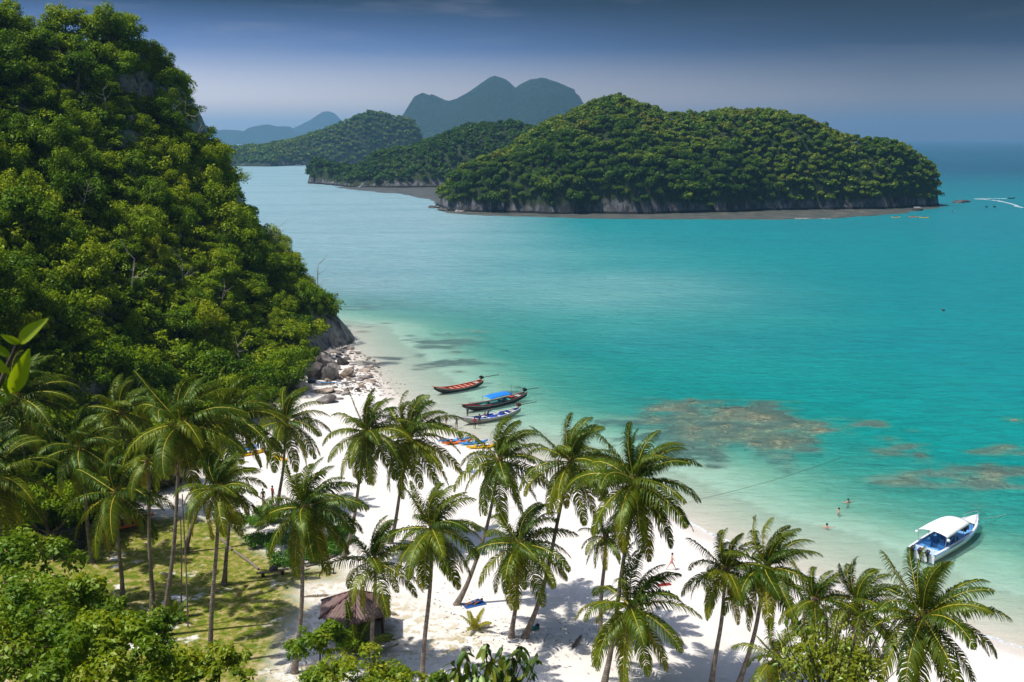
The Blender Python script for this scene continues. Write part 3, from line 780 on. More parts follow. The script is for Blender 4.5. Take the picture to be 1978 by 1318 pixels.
tones = [('dark green', -.25), ('mid green', .0), ('bright yellow-green', .25), ('olive green', .1)]
for i, rm in acc:
    TREES.append((float(dps[i]), float(Xc[i]), float(Yc[i]), float(Zc[i]), float(pxs[i]), float(pys[i]), float(slope[i])))
TREES.sort()
def size_word(s): return 'very small' if s < .56 else 'small' if s < .7 else 'middling' if s < .88 else 'large' if s < 1.05 else 'very large'
def side_word(px): return 'at the left edge' if px < 60 else 'well left' if px < 160 else 'left of centre' if px < 260 else 'in the centre' if px < 360 else 'right of centre' if px < 460 else 'far right'
def zone(px, py):
    if py < 170: return 'on the headland crest'
    if px > 330 + (py - 120) * .48: return 'on the headland\'s seaward edge'
    if py < 330: return 'just below the headland crest'
    if py < 520: return 'half way up the headland'
    if py < 720: return 'low on the headland'
    return 'at the headland foot behind palms'
def copy_under(me, name, parent):
    o = bpy.data.objects.new(name, me); COL.objects.link(o); o.parent = parent; return o
kinds_shape = ['bushy', 'broad', 'domed', 'ragged', 'spreading', 'dense', 'low', 'lumpy', 'uneven']
for n_, (d_, x, y, z, px, py, sl) in enumerate(TREES[:300]):
    k = trs.randrange(9)
    sc = trs.choice((.5, .62, .74, .85, .95, 1.15)) * trs.uniform(.92, 1.1) * (.75 if sl > 2.2 else 1)
    root = empty('jungle_tree', (x, y, z - .3), trs.uniform(0, 6.28), sc)
    tilt = min(.5, (sl - 1) * .25)
    root.rotation_euler[1] = tilt * .5; root.scale.z = sc * trs.uniform(.8, 1.55); root.scale.x = sc * trs.uniform(.8, 1.2)
    zt = zone(px, py)
    tag(root, f'{size_word(sc)} {kinds_shape[k]} jungle tree {zt}, {side_word(px)}', 'tree', f'jungle trees {zt}')
    c = copy_under(J_CROWN[k], 'crown', root); c.location = (0, 0, 2.6)
    copy_under(J_TRUNK[k % 4], 'trunk', root)
# the rest, and the scrub between all of them, as one mass
V, T = [], []
scr = [crown_arrays(300 + i, 2.1, 1.9, 300, .46, 9, lobe_r=(.2, .5)) for i in range(5)]
scr_big = [crown_arrays(320 + i, 3.4, 2.9, 1500, .5, 11) for i in range(3)]
def put(vt, x, y, z, s, tone):
    v, tn = vt; a = trs.uniform(0, 6.28); ca, sa = math.cos(a) * s, math.sin(a) * s
    w = np.stack([v[:, 0] * ca - v[:, 1] * sa + x, v[:, 0] * sa + v[:, 1] * ca + y, v[:, 2] * s + z], 1)
    V.append(w.astype(np.float32)); T.append(np.clip(tn * .8 + tone, 0, 1))
for (d_, x, y, z, px, py, sl) in TREES[300:]:
    put(scr_big[trs.randrange(3)], x, y, z + 2.4, trs.uniform(.8, 1.2), trs.uniform(.0, .25))
cnt = 0; sp = np.zeros((0, 3))
for i in np.where(keep)[0]:
    p = np.array([Xc[i], Yc[i], Zc[i]])
    if len(sp) and (((sp - p) ** 2).sum(1)).min() < 1.9 ** 2: continue
    if bare(pxs[i], pys[i] + 6, 1.0) or past_edge(pxs[i], pys[i], 14): continue
    if not visible(head_h, *p, lift=2): continue
    sp = np.vstack([sp, p])
    put(scr[trs.randrange(5)], p[0], p[1], p[2] + trs.uniform(.6, 2.2), trs.uniform(.6, 1.35), trs.uniform(-.08, .34)); cnt += 1
    if cnt > 1900: break
# curtains of creeper hanging down the steep seaward side
def curtain(x, y, z, L, tone):
    n = int(70 * L); nrs = np.random.RandomState(trs.randrange(99999)); f = nrs.rand(n) ** .8
    w = .9 * (1 - .6 * f); cen = np.stack([nrs.normal(size=n) * w * .6, nrs.normal(size=n) * w * .6 , -f * L], 1) + np.array([0, 0, 0])
    nor = np.stack([nrs.normal(size=n) * .5 + .5, nrs.normal(size=n) * .4 - .9, nrs.rand(n) * .5], 1); nor /= np.linalg.norm(nor, axis=1, keepdims=True)
    v = leaf_quads(cen + np.array([x, y, z]), nor, nrs.uniform(.2, .45, n), nrs, .5, 2.0)
    V.append(v.astype(np.float32)); T.append(np.clip(tone + .3 * nrs.rand(n) - .15 * f, 0, 1))
cc = 0
for i in np.where(keep & (slope > 1.55))[0]:
    if trs.random() < .80: continue
    if not visible(head_h, Xc[i], Yc[i], Zc[i], lift=3): continue
    if bare(pxs[i], pys[i], .75) or past_edge(pxs[i], pys[i] + 20, 6): continue
    curtain(Xc[i] + .9, Yc[i] - 1.2, Zc[i] + trs.uniform(1, 2.5), trs.uniform(2, 5.5), trs.uniform(.15, .6)); cc += 1
    if cc > 420: break
me = quad_mesh('undergrowth', np.concatenate(V), np.concatenate(T)); me.materials.append(m_leaf)
tag(link('undergrowth', me), 'tangled scrub and creepers between the trees of the headland', kind='stuff')

# bare grey snags standing out of the green
m_snag = simple('dead_wood', (.34, .31, .28), .9, var=.3)
snag_me = []
for k in range(3):
    me = trunk_mesh(700 + k, 5.5, .13, 7, .8, .55, 5); me.materials.append(m_snag); snag_me.append(me)
ns_ = 0
for (d_, x, y, z, px, py, sl) in TREES[::-1]:
    if trs.random() < .93 or px < 10 or py < 130: continue
    o_ = bpy.data.objects.new('dead_tree', snag_me[ns_ % 3]); COL.objects.link(o_); o_.location = (x + .8, y - 1.5, z + 2.2); s_ = trs.uniform(.6, 1.0); o_.scale = (s_, s_, s_); o_.rotation_euler = (trs.uniform(-.3, .3), trs.uniform(-.3, .3), trs.uniform(0, 6))
    tag(o_, f'bare grey dead tree {zone(px, py)}, {side_word(px)}', 'dead tree', 'dead trees on the headland'); ns_ += 1
    if ns_ > 14: break

# ------------------------------------------------------------------ island woods
I_CROWN = []
for i in range(8):
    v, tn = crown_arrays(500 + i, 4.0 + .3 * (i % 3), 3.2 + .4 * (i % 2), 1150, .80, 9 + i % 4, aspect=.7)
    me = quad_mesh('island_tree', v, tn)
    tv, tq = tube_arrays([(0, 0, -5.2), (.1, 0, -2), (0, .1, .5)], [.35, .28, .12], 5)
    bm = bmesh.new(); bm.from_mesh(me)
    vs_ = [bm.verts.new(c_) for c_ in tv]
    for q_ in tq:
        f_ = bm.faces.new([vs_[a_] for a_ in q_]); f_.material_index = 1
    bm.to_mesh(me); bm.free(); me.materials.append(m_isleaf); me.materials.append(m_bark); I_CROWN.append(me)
small = [crown_arrays(540 + i, 4.0, 3.2, 330, 1.25, 8, aspect=.75) for i in range(5)]
def isle_cands(hg, xs, ys, n, rmin, zmin, steep, lift, seed):
    rs = np.random.RandomState(seed)
    X = rs.uniform(xs[0], xs[-1], n); Y = rs.uniform(ys[0], ys[-1], n); Z = hg(X, Y)
    sl = np.sqrt(1 + (hg(X + 2, Y) - Z) ** 2 / 4 + (hg(X, Y + 2) - Z) ** 2 / 4)
    ok = (Z > zmin) & ((sl < steep) | (Z > 9) | (rs.rand(n) < .25)) & ((Z > 5.0 + 6 * fbm(X * .035, Y * .035, seed)) | (rs.rand(n) < .12))
    out_ = []; acc_ = np.zeros((0, 3))
    for i in np.where(ok)[0]:
        p = np.array([X[i], Y[i], Z[i]])
        r_ = rmin * (.8 + .5 * rs.rand())
        if len(acc_) and (((acc_ - p) ** 2).sum(1)).min() < r_ * r_: continue
        a, b_, dd_ = proj(X[i], Y[i], Z[i])
        if a < -50 or a > 2030: continue
        if not visible(hg, *p, lift=lift): continue
        acc_ = np.vstack([acc_, p]); out_.append((float(dd_), *map(float, p), float(a), float(b_)))
    out_.sort(); return out_
it = isle_cands(isle_h, *isle_g, 70000, 4.3, 2.5, 3.6, 6, 3)
print('ISLE TREES', len(it), 'HEAD', len(TREES), 'SCRUB', cnt)
def izone(px, py):
    a = 'left tip' if px < 900 else 'left shoulder' if px < 1000 else 'slope left of the summit' if px < 1110 else 'slope below the summit' if px < 1230 else 'hollow between the tops' if px < 1350 else 'slope under the second top' if px < 1480 else 'right slope' if px < 1600 else 'right shoulder' if px < 1720 else 'right tip'
    b_ = 'just above the cliff' if py > 372 else 'low' if py > 345 else 'half way up' if py > 310 else 'high up'
    return f'{b_} on the island\'s {a}'
# take out individually those nearest; near-skyline ones too, so pick by an even share
pick = set(range(0, 300))
V, T = [], []
for n_, (d_, x, y, z, px, py) in enumerate(it):
    if n_ in pick:
        k = trs.randrange(8)
        o_ = bpy.data.objects.new('island_tree', I_CROWN[k]); COL.objects.link(o_)
        s_ = trs.choice((.5, .62, .75, .85, 1.0, 1.2)); o_.location = (x, y, z + 3.3 * s_); o_.rotation_euler = (0, 0, trs.uniform(0, 6.28)); o_.scale = (s_, s_, s_ * trs.uniform(.7, 1.4)); o_.scale.x *= trs.uniform(.8, 1.35)
        zt = izone(px, py)
        tag(o_, f'{size_word(s_)} round tree {zt}', 'tree', f'trees {zt}')
    else:
        put(small[trs.randrange(5)], x, y, z + trs.uniform(2.2, 3.8), trs.uniform(.45, 1.15), trs.uniform(-.15, .34))
me = quad_mesh('forest', np.concatenate(V), np.concatenate(T)); me.materials.append(m_isleaf)
tag(link('forest', me), 'closed forest over the upper slopes of the middle island', kind='stuff')
V, T = [], []
for (d_, x, y, z, px, py) in isle_cands(isle2_h, *isle2_g, 40000, 7.0, 3.0, 3.0, 6, 4):
    put(small[trs.randrange(5)], x, y, z + 2.6, trs.uniform(.8, 1.5), trs.uniform(-.1, .3))
n2 = len(V)
me = quad_mesh('forest', np.concatenate(V), np.concatenate(T)); me.materials.append(m_isleaf)
tag(link('forest', me), 'forest covering the lower island behind', kind='stuff')
V, T = [], []
tiny = [crown_arrays(560 + i, 4.2, 3.2, 120, 2.0, 6, aspect=.8) for i in range(5)]
for (d_, x, y, z, px, py) in isle_cands(isle3_h, *isle3_g, 60000, 8.5, 3.0, 2.2, 8, 5):
    put(tiny[trs.randrange(5)], x, y, z + 2.4, trs.uniform(.9, 1.7), trs.uniform(-.15, .25))
print('ISLE2', n2, 'ISLE3', len(V))
me = quad_mesh('forest', np.concatenate(V), np.concatenate(T)); me.materials.append(m_isleaf)
tag(link('forest', me), 'hazy forest on the island across the channel', kind='stuff')
# ------------------------------------------------------------------ coconut palms
m_frond = foliage('palm_leaf', [(0.0, (.012, .038, .004)), (.3, (.034, .075, .005)), (.55, (.105, .145, .006)), (.75, (.20, .20, .008)), (.9, (.32, .28, .02)), (1.0, (.26, .17, .06))], .32, (1.5, 1.5, .4), gloss=.04, objvar=.22, rough=.4)
m_rib = simple('palm_midrib', (.46, .38, .03), .5, var=.3)
m_boot = simple('palm_fibre', (.13, .085, .045), .9, var=.4, scale=12)
m_nut = simple('coconut_husk', (.20, .16, .035), .5, var=.35, scale=4)
m_ptrunk, t, o = new_mat('palm_trunk_bark')
tcn = t.nodes.new('ShaderNodeTexCoord'); pos = geo_pot = tcn.outputs['Object']
sp = N(t, 'ShaderNodeSeparateXYZ'); lk(t, pos, sp.inputs[0])
nz_ = noise(t, 3.0, 5, .6, pos)
ring = math_(t, 'SINE', math_(t, 'ADD', math_(t, 'MULTIPLY', sp.outputs['Z'], 34), math_(t, 'MULTIPLY', nz_.outputs['Fac'], 5)))
c1 = cramp(t, nz_.outputs['Fac'], [(.3, (.11, .088, .070)), (.5, (.21, .175, .145)), (.7, (.33, .29, .25))]).outputs[0]
c1 = mixrgb(t, mrange(t, ring, .3, .95, 0, .45), c1, (.07, .055, .045))
b = N(t, 'ShaderNodeBsdfPrincipled'); b.inputs['Roughness'].default_value = .85; b.inputs['Specular IOR Level'].default_value = .2
lk(t, c1, b.inputs['Base Color']); lk(t, bump(t, ring, .4, .03), b.inputs['Normal']); lk(t, b.outputs[0], o.inputs[0])

WIND = np.array([1.0, .25, 0.0])
def frond_arrays(rs, L, az, el, droop, wind, nst=56, lw=.062, ll=1.04, dead=False):
    """returns verts, quads, tint, matidx of one pinnate leaf that starts at the origin"""
    ns = 16
    d = np.array([math.cos(az) * math.cos(el), math.sin(az) * math.cos(el), math.sin(el)])
    p = np.zeros(3); path = [p.copy()]; dirs = [d.copy()]
    side0 = np.array([-math.sin(az), math.cos(az), 0.0])
    twist = rs.normal() * .25
    for i in range(ns):
        f = (i + 1) / ns
        g = np.array([0, 0, -1.0]) * droop * (.35 + 1.5 * f * f) / ns * 1.9
        w = WIND * wind * (.3 + f) / ns * 1.5
        d = d + g + w; d /= np.linalg.norm(d)
        p = p + d * L / ns; path.append(p.copy()); dirs.append(d.copy())
    path = np.array(path); dirs = np.array(dirs)
    rad = np.linspace(.055, .010, ns + 1) * (L / 4.5)
    rv, rq = tube_arrays(path, rad, 4)
    V = [rv]; Q = [rq]; Tn = [np.full(len(rq), .5)]; M = [np.ones(len(rq), int)]; off = len(rv)
    u = np.linspace(.10, .995, nst); u = u + rs.normal(size=nst) * .004; u = np.clip(u, .08, 1)
    fi = u * ns; i0 = np.minimum(fi.astype(int), ns - 1); fr_ = fi - i0
    base = path[i0] * (1 - fr_[:, None]) + path[i0 + 1] * fr_[:, None]
    tan = dirs[i0] * (1 - fr_[:, None]) + dirs[i0 + 1] * fr_[:, None]
    prof = np.sin(np.clip(u * 1.02, 0, 1) ** .62 * math.pi) ** .55 * .92 + .12
    lv = ll * prof * (L / 4.5)
    for sgn in (-1, 1):
        side = side0 * sgn
        side = side - (side[None, :] * tan).sum(1, keepdims=True) * tan
        side = side / (np.linalg.norm(side, axis=1, keepdims=True) + 1e-9)
        up = np.cross(tan, side) * (-sgn if False else 1)
        up = np.where(up[:, 2:3] < 0, -up, up)
        fw = .35 + .75 * u[:, None]
        dirl = side * (1.0) + tan * fw + up * (.12 + twist * sgn) + rs.normal(size=(nst, 3)) * .10
        dirl /= np.linalg.norm(dirl, axis=1, keepdims=True)
        l_ = (lv * rs.uniform(.85, 1.1, nst))[:, None]
        d2 = dirl + np.array([0, 0, -1.0]) + WIND * (.28 * wind + .08); d2 /= np.linalg.norm(d2, axis=1, keepdims=True)
        d3 = d2 + np.array([0, 0, -.8]) + WIND * (.25 * wind); d3 /= np.linalg.norm(d3, axis=1, keepdims=True)
        a0 = base; a1 = base + dirl * l_ * .42; a2 = a1 + d2 * l_ * .35; a3 = a2 + d3 * l_ * .28
        wd = np.cross(dirl, up); wd = tan - (tan * dirl).sum(1, keepdims=True) * dirl; wd /= np.linalg.norm(wd, axis=1, keepdims=True) + 1e-9
        w_ = lw * (L / 4.5)
        vv = np.stack([a0 - wd * w_ * .5, a0 + wd * w_ * .5, a1 + wd * w_ * .55, a1 - wd * w_ * .55, a2 + wd * w_ * .38, a2 - wd * w_ * .38, a3 + wd * w_ * .05, a3 - wd * w_ * .05], 1).reshape(-1, 3)
        b0 = np.arange(nst) * 8 + off
        q = np.concatenate([np.stack([b0, b0 + 1, b0 + 2, b0 + 3], 1), np.stack([b0 + 3, b0 + 2, b0 + 4, b0 + 5], 1), np.stack([b0 + 5, b0 + 4, b0 + 6, b0 + 7], 1)])
        tb = rs.uniform(0, .3, nst)
        V.append(vv); Q.append(q); Tn.append(np.concatenate([tb, tb, tb + .08])); M.append(np.zeros(len(q), int)); off += len(vv)
    return np.concatenate(V), np.concatenate(Q), np.concatenate(Tn), np.concatenate(M)
def frond_obj(parent, loc, rs, **kw):
    dead = kw.pop('tone', .3)
    v, q, tn, mi = frond_arrays(rs, **kw)
    me = np_mesh('frond', v, q, 4, False, matidx=mi, attrs={'tint': ('FACE', np.clip(tn + dead, 0, 1))})
    me.materials.append(m_frond); me.materials.append(m_rib)
    o_ = bpy.data.objects.new('frond', me); COL.objects.link(o_); o_.parent = parent; o_.location = loc
    return o_
def sphere_mesh(name, r, mat, seg=8, sz=1.2):
    bm = bmesh.new(); bmesh.ops.create_uvsphere(bm, u_segments=seg, v_segments=6, radius=r)
    bmesh.ops.scale(bm, vec=(1, 1, sz), verts=bm.verts)
    for f in bm.faces: f.smooth = True
    me = bpy.data.meshes.new(name); bm.to_mesh(me); bm.free(); me.materials.append(mat); return me
NUT = sphere_mesh('coconut', .15, m_nut)
def palm(label, base, top, L=4.6, n=26, seed=1, wind=.6, group='coconut palms along the beach', dead=1, r0=.19, bow=None, nuts=5, nst=56, up_bias=0.0):
    rs = np.random.RandomState(seed)
    base = np.array(base, float); top = np.array(top, float)
    root = empty('coconut_palm', base)
    tag(root, label, 'palm tree', group)
    h = top - base
    # trunk leans out low down and then straightens up
    path = []
    for k in range(15):
        f = k / 14.0
        b_ = f ** (.82 if bow is None else bow)
        path.append(np.array([h[0] * b_, h[1] * b_, h[2] * f]) + np.array([.12 * math.sin(f * 5 + seed), .1 * math.cos(f * 4 + seed), 0]) * math.sin(f * math.pi))
    path[0] = np.array([0, 0, -.5])
    rad = [r0 * (1.9 if k == 0 else 1.0 + .75 * math.exp(-k * .9) - .38 * k / 14) for k in range(15)]
    v, q = tube_arrays(path, rad, 9)
    me = np_mesh('trunk', v, q, 4, True); me.materials.append(m_ptrunk)
    link('trunk', me, root)
    # fibrous crownshaft with old leaf bases
    parts = [tube_arrays([h - [0, 0, .5], h, h + [0, 0, .35], h + [0, 0, .6]], [r0 * .75, r0 * 1.5, r0 * 1.3, .05], 7)]
    for k in range(7):
        a = rs.uniform(0, 6.28); e = h + np.array([math.cos(a) * .45, math.sin(a) * .45, -.15 - .3 * rs.rand()])
        parts.append(tube_arrays([h + [0, 0, .1], (h + e) / 2 + [0, 0, .15], e], [.10, .07, .03], 4))
    v, q = merge(parts); me = np_mesh('leaf_bases', v, q, 4, True); me.materials.append(m_boot); link('leaf_bases', me, root)
    az0 = rs.uniform(0, 6.28)
    n = n + 5
    for k in range(n):
        f = (k + .5) / n
        el = math.radians(84 - 142 * f ** 1.05 + rs.normal() * 7 + up_bias)
        az = az0 + k * 2.39996 + rs.normal() * .12
        dr = .55 + .45 * (1 - abs(2 * f - 1)) + rs.uniform(-.12, .15) + (.35 if f > .75 else 0)
        tone = .16 + .38 * f ** 1.6 + rs.normal() * .07
        ln = L * (.72 + .34 * math.sin(min(1, f * 1.25 + .12) * math.pi * .62)) * rs.uniform(.92, 1.06)
        if k >= n - dead and dead: tone = .78; dr = 1.5; el = math.radians(-50)
        frond_obj(root, tuple(h + np.array([math.cos(az) * .12, math.sin(az) * .12, .35 - .45 * f])), rs, L=ln, az=az, el=el, droop=dr, wind=wind * rs.uniform(.7, 1.2) * (1.25 if f < .4 else .6), tone=tone, nst=nst)
    for k in range(nuts):
        a = rs.uniform(0, 6.28); o_ = bpy.data.objects.new('coconut', NUT); COL.objects.link(o_); o_.parent = root
        o_.location = tuple(h + np.array([math.cos(a) * .33, math.sin(a) * .33, -.35 - .28 * rs.rand()]))
    return root
def palm_px(label, crown, base=None, rpx=90, H=13.0, dy=0.0, **kw):
    """crown and base as seen in the photograph; without a visible foot the palm gets the usual height"""
    if base is not None:
        b_ = PG(*base); c = A(crown[0], crown[1], b_.y + dy)
    else:
        d = ray(*crown); t_ = (H + 1.2 - CAMZ) / d.z
        c = Vector((d.x * t_, d.y * t_, H + 1.2)); lean = kw.pop('lean', 0)
        b_ = Vector((c.x - lean, c.y + .4, 0)); b_.z = G(b_.x, b_.y)
    dist = (c - Vector((0, 0, CAMZ))).length
    L = rpx * dist / FPX * 1.22
    kw.setdefault('L', L)
    return palm(label, b_, c, **kw)

PALMS = [
 # label, crown px, base px, radius px, extra
 ('palm at the left edge behind the big blurred leaves', (38, 772), None, 85, dict(H=15)),
 ('palm cut off by the left edge, above the shrubs', (-12, 925), None, 92, dict(H=13)),
 ('palm against the dark jungle between the left edge palms and the tall one', (155, 868), None, 72, dict(H=12)),
 ('small palm highest up against the jungle at the headland foot', (234, 800), None, 70, dict(H=12)),
 ('tallest palm of the lawn, its crown over the orange kayaks', (351, 822), (310, 1228), 106, dict(n=22, wind=.7)),
 ('palm behind the tallest one, beside the grey rocks at the beach end', (443, 808), (358, 1068), 92, dict(wind=.7, bow=1.2, dy=2)),
 ('broad palm with a long frond hanging in front of its trunk, left of the lawn', (226, 955), (236, 1162), 90, dict(n=17, up_bias=8)),
 ('straight palm on the lawn with its crown hidden behind the broad one', (286, 892), (294, 1180), 60, dict(n=9, up_bias=14)),
 ('slim palm at the right of the lawn, standing nearest the camera', (421, 948), (403, 1284), 74, dict(n=22, wind=.7)),
 ('curved-foot palm on the lawn beside the creeper bed', (441, 935), (431, 1130), 58, dict(n=15, bow=.6)),
 ('palm over the kayaks on the sand, two walkers at its foot', (553, 818), (534, 985), 76, dict(n=22, wind=.4)),
 ('palm left of the brown hut with bright yellow hanging midribs', (592, 985), (567, 1300), 98, dict(n=26, wind=.6)),
 ('palm with a bushy skirt of hanging fronds in front of the rocky shore', (709, 838), (660, 1078), 78, dict(n=28, dead=3, wind=.3, bow=.7)),
 ('palm on the sand just left of the longtail boats', (792, 848), (752, 1050), 92, dict(n=26, wind=.7, bow=.8)),
 ('palm standing in front of the brown hut', (724, 1088), (719, 1300), 84, dict(n=15, up_bias=18)),
 ('palm right of the hut whose straight trunk reaches the lower edge', (835, 1025), (813, 1332), 92, dict(n=26)),
 ('strongly leaning palm with the sunbather at its foot', (966, 893), (876, 1168), 88, dict(n=24, wind=.7, bow=.62)),
 ('upright palm of the crossing pair by the teal bag', (1004, 1055), (987, 1232), 92, dict(n=24)),
 ('leaning palm of the crossing pair, its crown against the shallow water', (1102, 895), (1009, 1232), 92, dict(n=26, dead=2, wind=.6, bow=.7)),
 ('largest palm in the middle right with a round hanging crown', (1228, 935), (1163, 1330), 112, dict(n=32, dead=2, wind=.45, bow=.8)),
 ('dark small palm tucked under the largest one', (1170, 1040), (1158, 1250), 48, dict(n=16, dead=3)),
 ('palm below the largest one with coconuts and brown husks showing', (1219, 1176), (1200, 1345), 105, dict(n=22, nuts=9)),
 ('left palm of the close pair on the right part of the beach', (1402, 1105), (1372, 1335), 78, dict(n=22, bow=.75)),
 ('right palm of the close pair, against the pale shallows', (1482, 1100), (1421, 1335), 92, dict(n=26, wind=.7, bow=.75)),
 ('narrow palm behind the yellow-green tree, upright fronds showing', (1576, 1165), None, 68, dict(H=12, n=18)),
 ('windswept palm between the yellow-green tree and the speedboat', (1656, 1168), None, 78, dict(H=12, wind=.9, n=22)),
 ('big palm in the lower right corner below the speedboat', (1784, 1196), None, 112, dict(H=14, n=26, wind=.4)),
 ('low palm at the bottom edge left of the yellow-green tree', (1500, 1275), None, 70, dict(H=9, n=16)),
]
for i_, (lb, cr_, bs, rp, kw) in enumerate(PALMS):
    palm_px(lb, cr_, bs, rp, seed=900 + i_, **kw)
# stemless young palms
def young(label, px, py, L, n, seed, tone=.35, cat='young palm'):
    rs = np.random.RandomState(seed); b_ = PG(px, py)
    root = empty('young_palm', b_); tag(root, label, cat)
    for k in range(n):
        f = (k + .5) / n
        frond_obj(root, (0, 0, .1), rs, L=L * rs.uniform(.8, 1.1), az=k * 2.4 + rs.normal() * .2, el=math.radians(80 - 55 * f), droop=.5, wind=.15, tone=tone + rs.normal() * .05, nst=26, ll=1.1, lw=.13)
    return root
young('young palm with long upright fronds in front of the hut', 690, 1262, 4.0, 10, 5)
young('bright yellow young palm alone on the sand', 917, 1216, 1.9, 9, 6, .72)
young('young palm at the foot of the shrub-covered creeper bed', 520, 1010, 2.6, 8, 8)
young('dark young palm in the shade on the lawn behind the shrubs', 335, 1195, 2.4, 9, 9, .1)
young('young palm at the lower edge among the shrubs on the left', 300, 1300, 3.0, 8, 10)

# ------------------------------------------------------------------ shrubs and leafy trees near the viewpoint
m_shrub = foliage('shrub_leaf', [(0.0, (.010, .036, .003)), (.25, (.032, .095, .005)), (.5, (.095, .180, .007)), (.75, (.21, .28, .010)), (1.0, (.42, .39, .02))], .35, (1.6, 1.6, .4), gloss=.05, objvar=.2, patch=.5, pamp=.9)
m_creep = foliage('creeper_leaf', [(0.0, (.02, .07, .006)), (.5, (.06, .17, .010)), (1.0, (.14, .26, .02))], .3, gloss=.06)
def bush(name, label, x, y, z, Rr, Hh, n, leaf, seed, cat='tree', mat=None, group=None, trunk=True, lobes=14, tone=0.0, aspect=.5):
    root = empty(name, (x, y, z), rng.uniform(0, 6.28)); tag(root, label, cat, group)
    v, tn = crown_arrays(seed, Rr, Hh, n, leaf, lobes, aspect=aspect)
    me = quad_mesh('crown', v, np.clip(tn + tone, 0, 1)); me.materials.append(mat or m_shrub)
    c = link('crown', me, root); c['kind'] = 'stuff'
    th = Hh * .9 if trunk else Hh * .4
    c.location = (0, 0, th)
    me = trunk_mesh(seed, th * 1.15, .05 * Rr + .04, 6, .2, .2); me.materials.append(m_bark); link('trunk', me, root)
    return root
def bush_px(name, label, px, py, Y, rpx, n, leaf, seed, hpx=None, **kw):
    """crown centre seen at px, py at distance Y; stands on the ground below"""
    c = A(px, py, Y); dist = (c - Vector((0, 0, CAMZ))).length
    Rr = rpx * dist / FPX; Hh = (hpx or rpx) * dist / FPX
    gz = G(c.x, c.y); th = max(c.z - gz, Hh * .5)
    root = empty(name, (c.x, c.y, gz), 0); tag(root, label, kw.pop('cat', 'tree'), kw.pop('group', None))
    v, tn = crown_arrays(seed, Rr, Hh, int(n * .62), leaf * 1.5, kw.pop('lobes', 30), aspect=kw.pop('aspect', .5), base=-.3, lobe_r=kw.pop('lobe_r', (.12, .30)))
    me = quad_mesh('crown', v, np.clip(tn + kw.pop('tone', 0), 0, 1)); me.materials.append(kw.pop('mat', m_shrub))
    cr_ = link('crown', me, root); cr_.location = (0, 0, th); cr_['kind'] = 'stuff'
    me = trunk_mesh(seed, th, .04 * Rr + .05, 7, .2, .16); me.materials.append(m_bark); link('trunk', me, root)
    return root
BUSH = [
 ('leafy tree at the lower left corner with yellow-green tips', 40, 1270, 30, 150, 9000, .15, .15),
 ('leafy tree at the left edge below the cut-off palm', 30, 1110, 42, 95, 7000, .16, .0),
 ('open-branched shrub left of the lawn with grey twigs showing', 110, 1180, 36, 95, 6500, .15, .08),
 ('rounded shrub tree in front of the broad palm', 185, 1225, 38, 72, 6500, .15, -.02),
 ('bright shrub at the bottom edge left of the slim palm', 180, 1300, 28, 120, 8000, .14, .18),
 ('small-leaved shrub right of the rounded one, near the lawn edge', 285, 1225, 44, 60, 4500, .16, -.05),
 ('low yellow-green bush below the slim palm', 425, 1290, 38, 50, 3200, .15, .20),
 ('shrub at the bottom edge between the lawn and the slim palm', 320, 1320, 32, 70, 4500, .14, .1),
 ('rounded green shrub tree left of the hut', 622, 1245, 62, 55, 5200, .20, .0),
 ('wide green shrub below the hut at the bottom edge', 680, 1310, 54, 85, 7500, .17, .05),
 ('low green shrub right of the hut shrub at the bottom edge', 780, 1330, 52, 48, 3200, .16, .05),
 ('small clump of green leaves at the bottom edge under the tall middle palm', 845, 1322, 40, 26, 700, .16, .05)]
for i_, (lb, px, py, Y, rp, n, lf, tn) in enumerate(BUSH):
    bush_px('leafy_shrub', lb, px, py, Y, rp, n, lf, 1200 + i_, tone=tn)
# creeper bed beside the lawn
for i_, (px, py, r_) in enumerate([(470, 1015, 2.6), (520, 1000, 3.0), (570, 1010, 3.2), (620, 1010, 3.0), (500, 1050, 2.4), (550, 1050, 3.0), (600, 1055, 2.8), (650, 1040, 2.6), (545, 1085, 2.2), (600, 1082, 1.8), (640, 1070, 1.6)]):
    p = PG(px, py)
    bush('creeper_mound', ['sunlit', 'dark', 'leafy'][i_ % 3] + ' green creeper mound beside the lawn, ' + ['at its far left end', 'near the two walkers', 'behind the midribbed palm', 'at the far right end', 'on the left border', 'in the centre', 'right of the centre', 'under the bushy-skirted palm', 'nearest the wooden bench', 'beside the hanging yellow midribs', 'at the foot of the dark palm trunk'][i_],
         p.x, p.y, p.z - .1, r_, 1.0, 2600, .20, 1300 + i_, cat='creeper', mat=m_creep, trunk=False, lobes=16, group='creeper mounds beside the lawn')
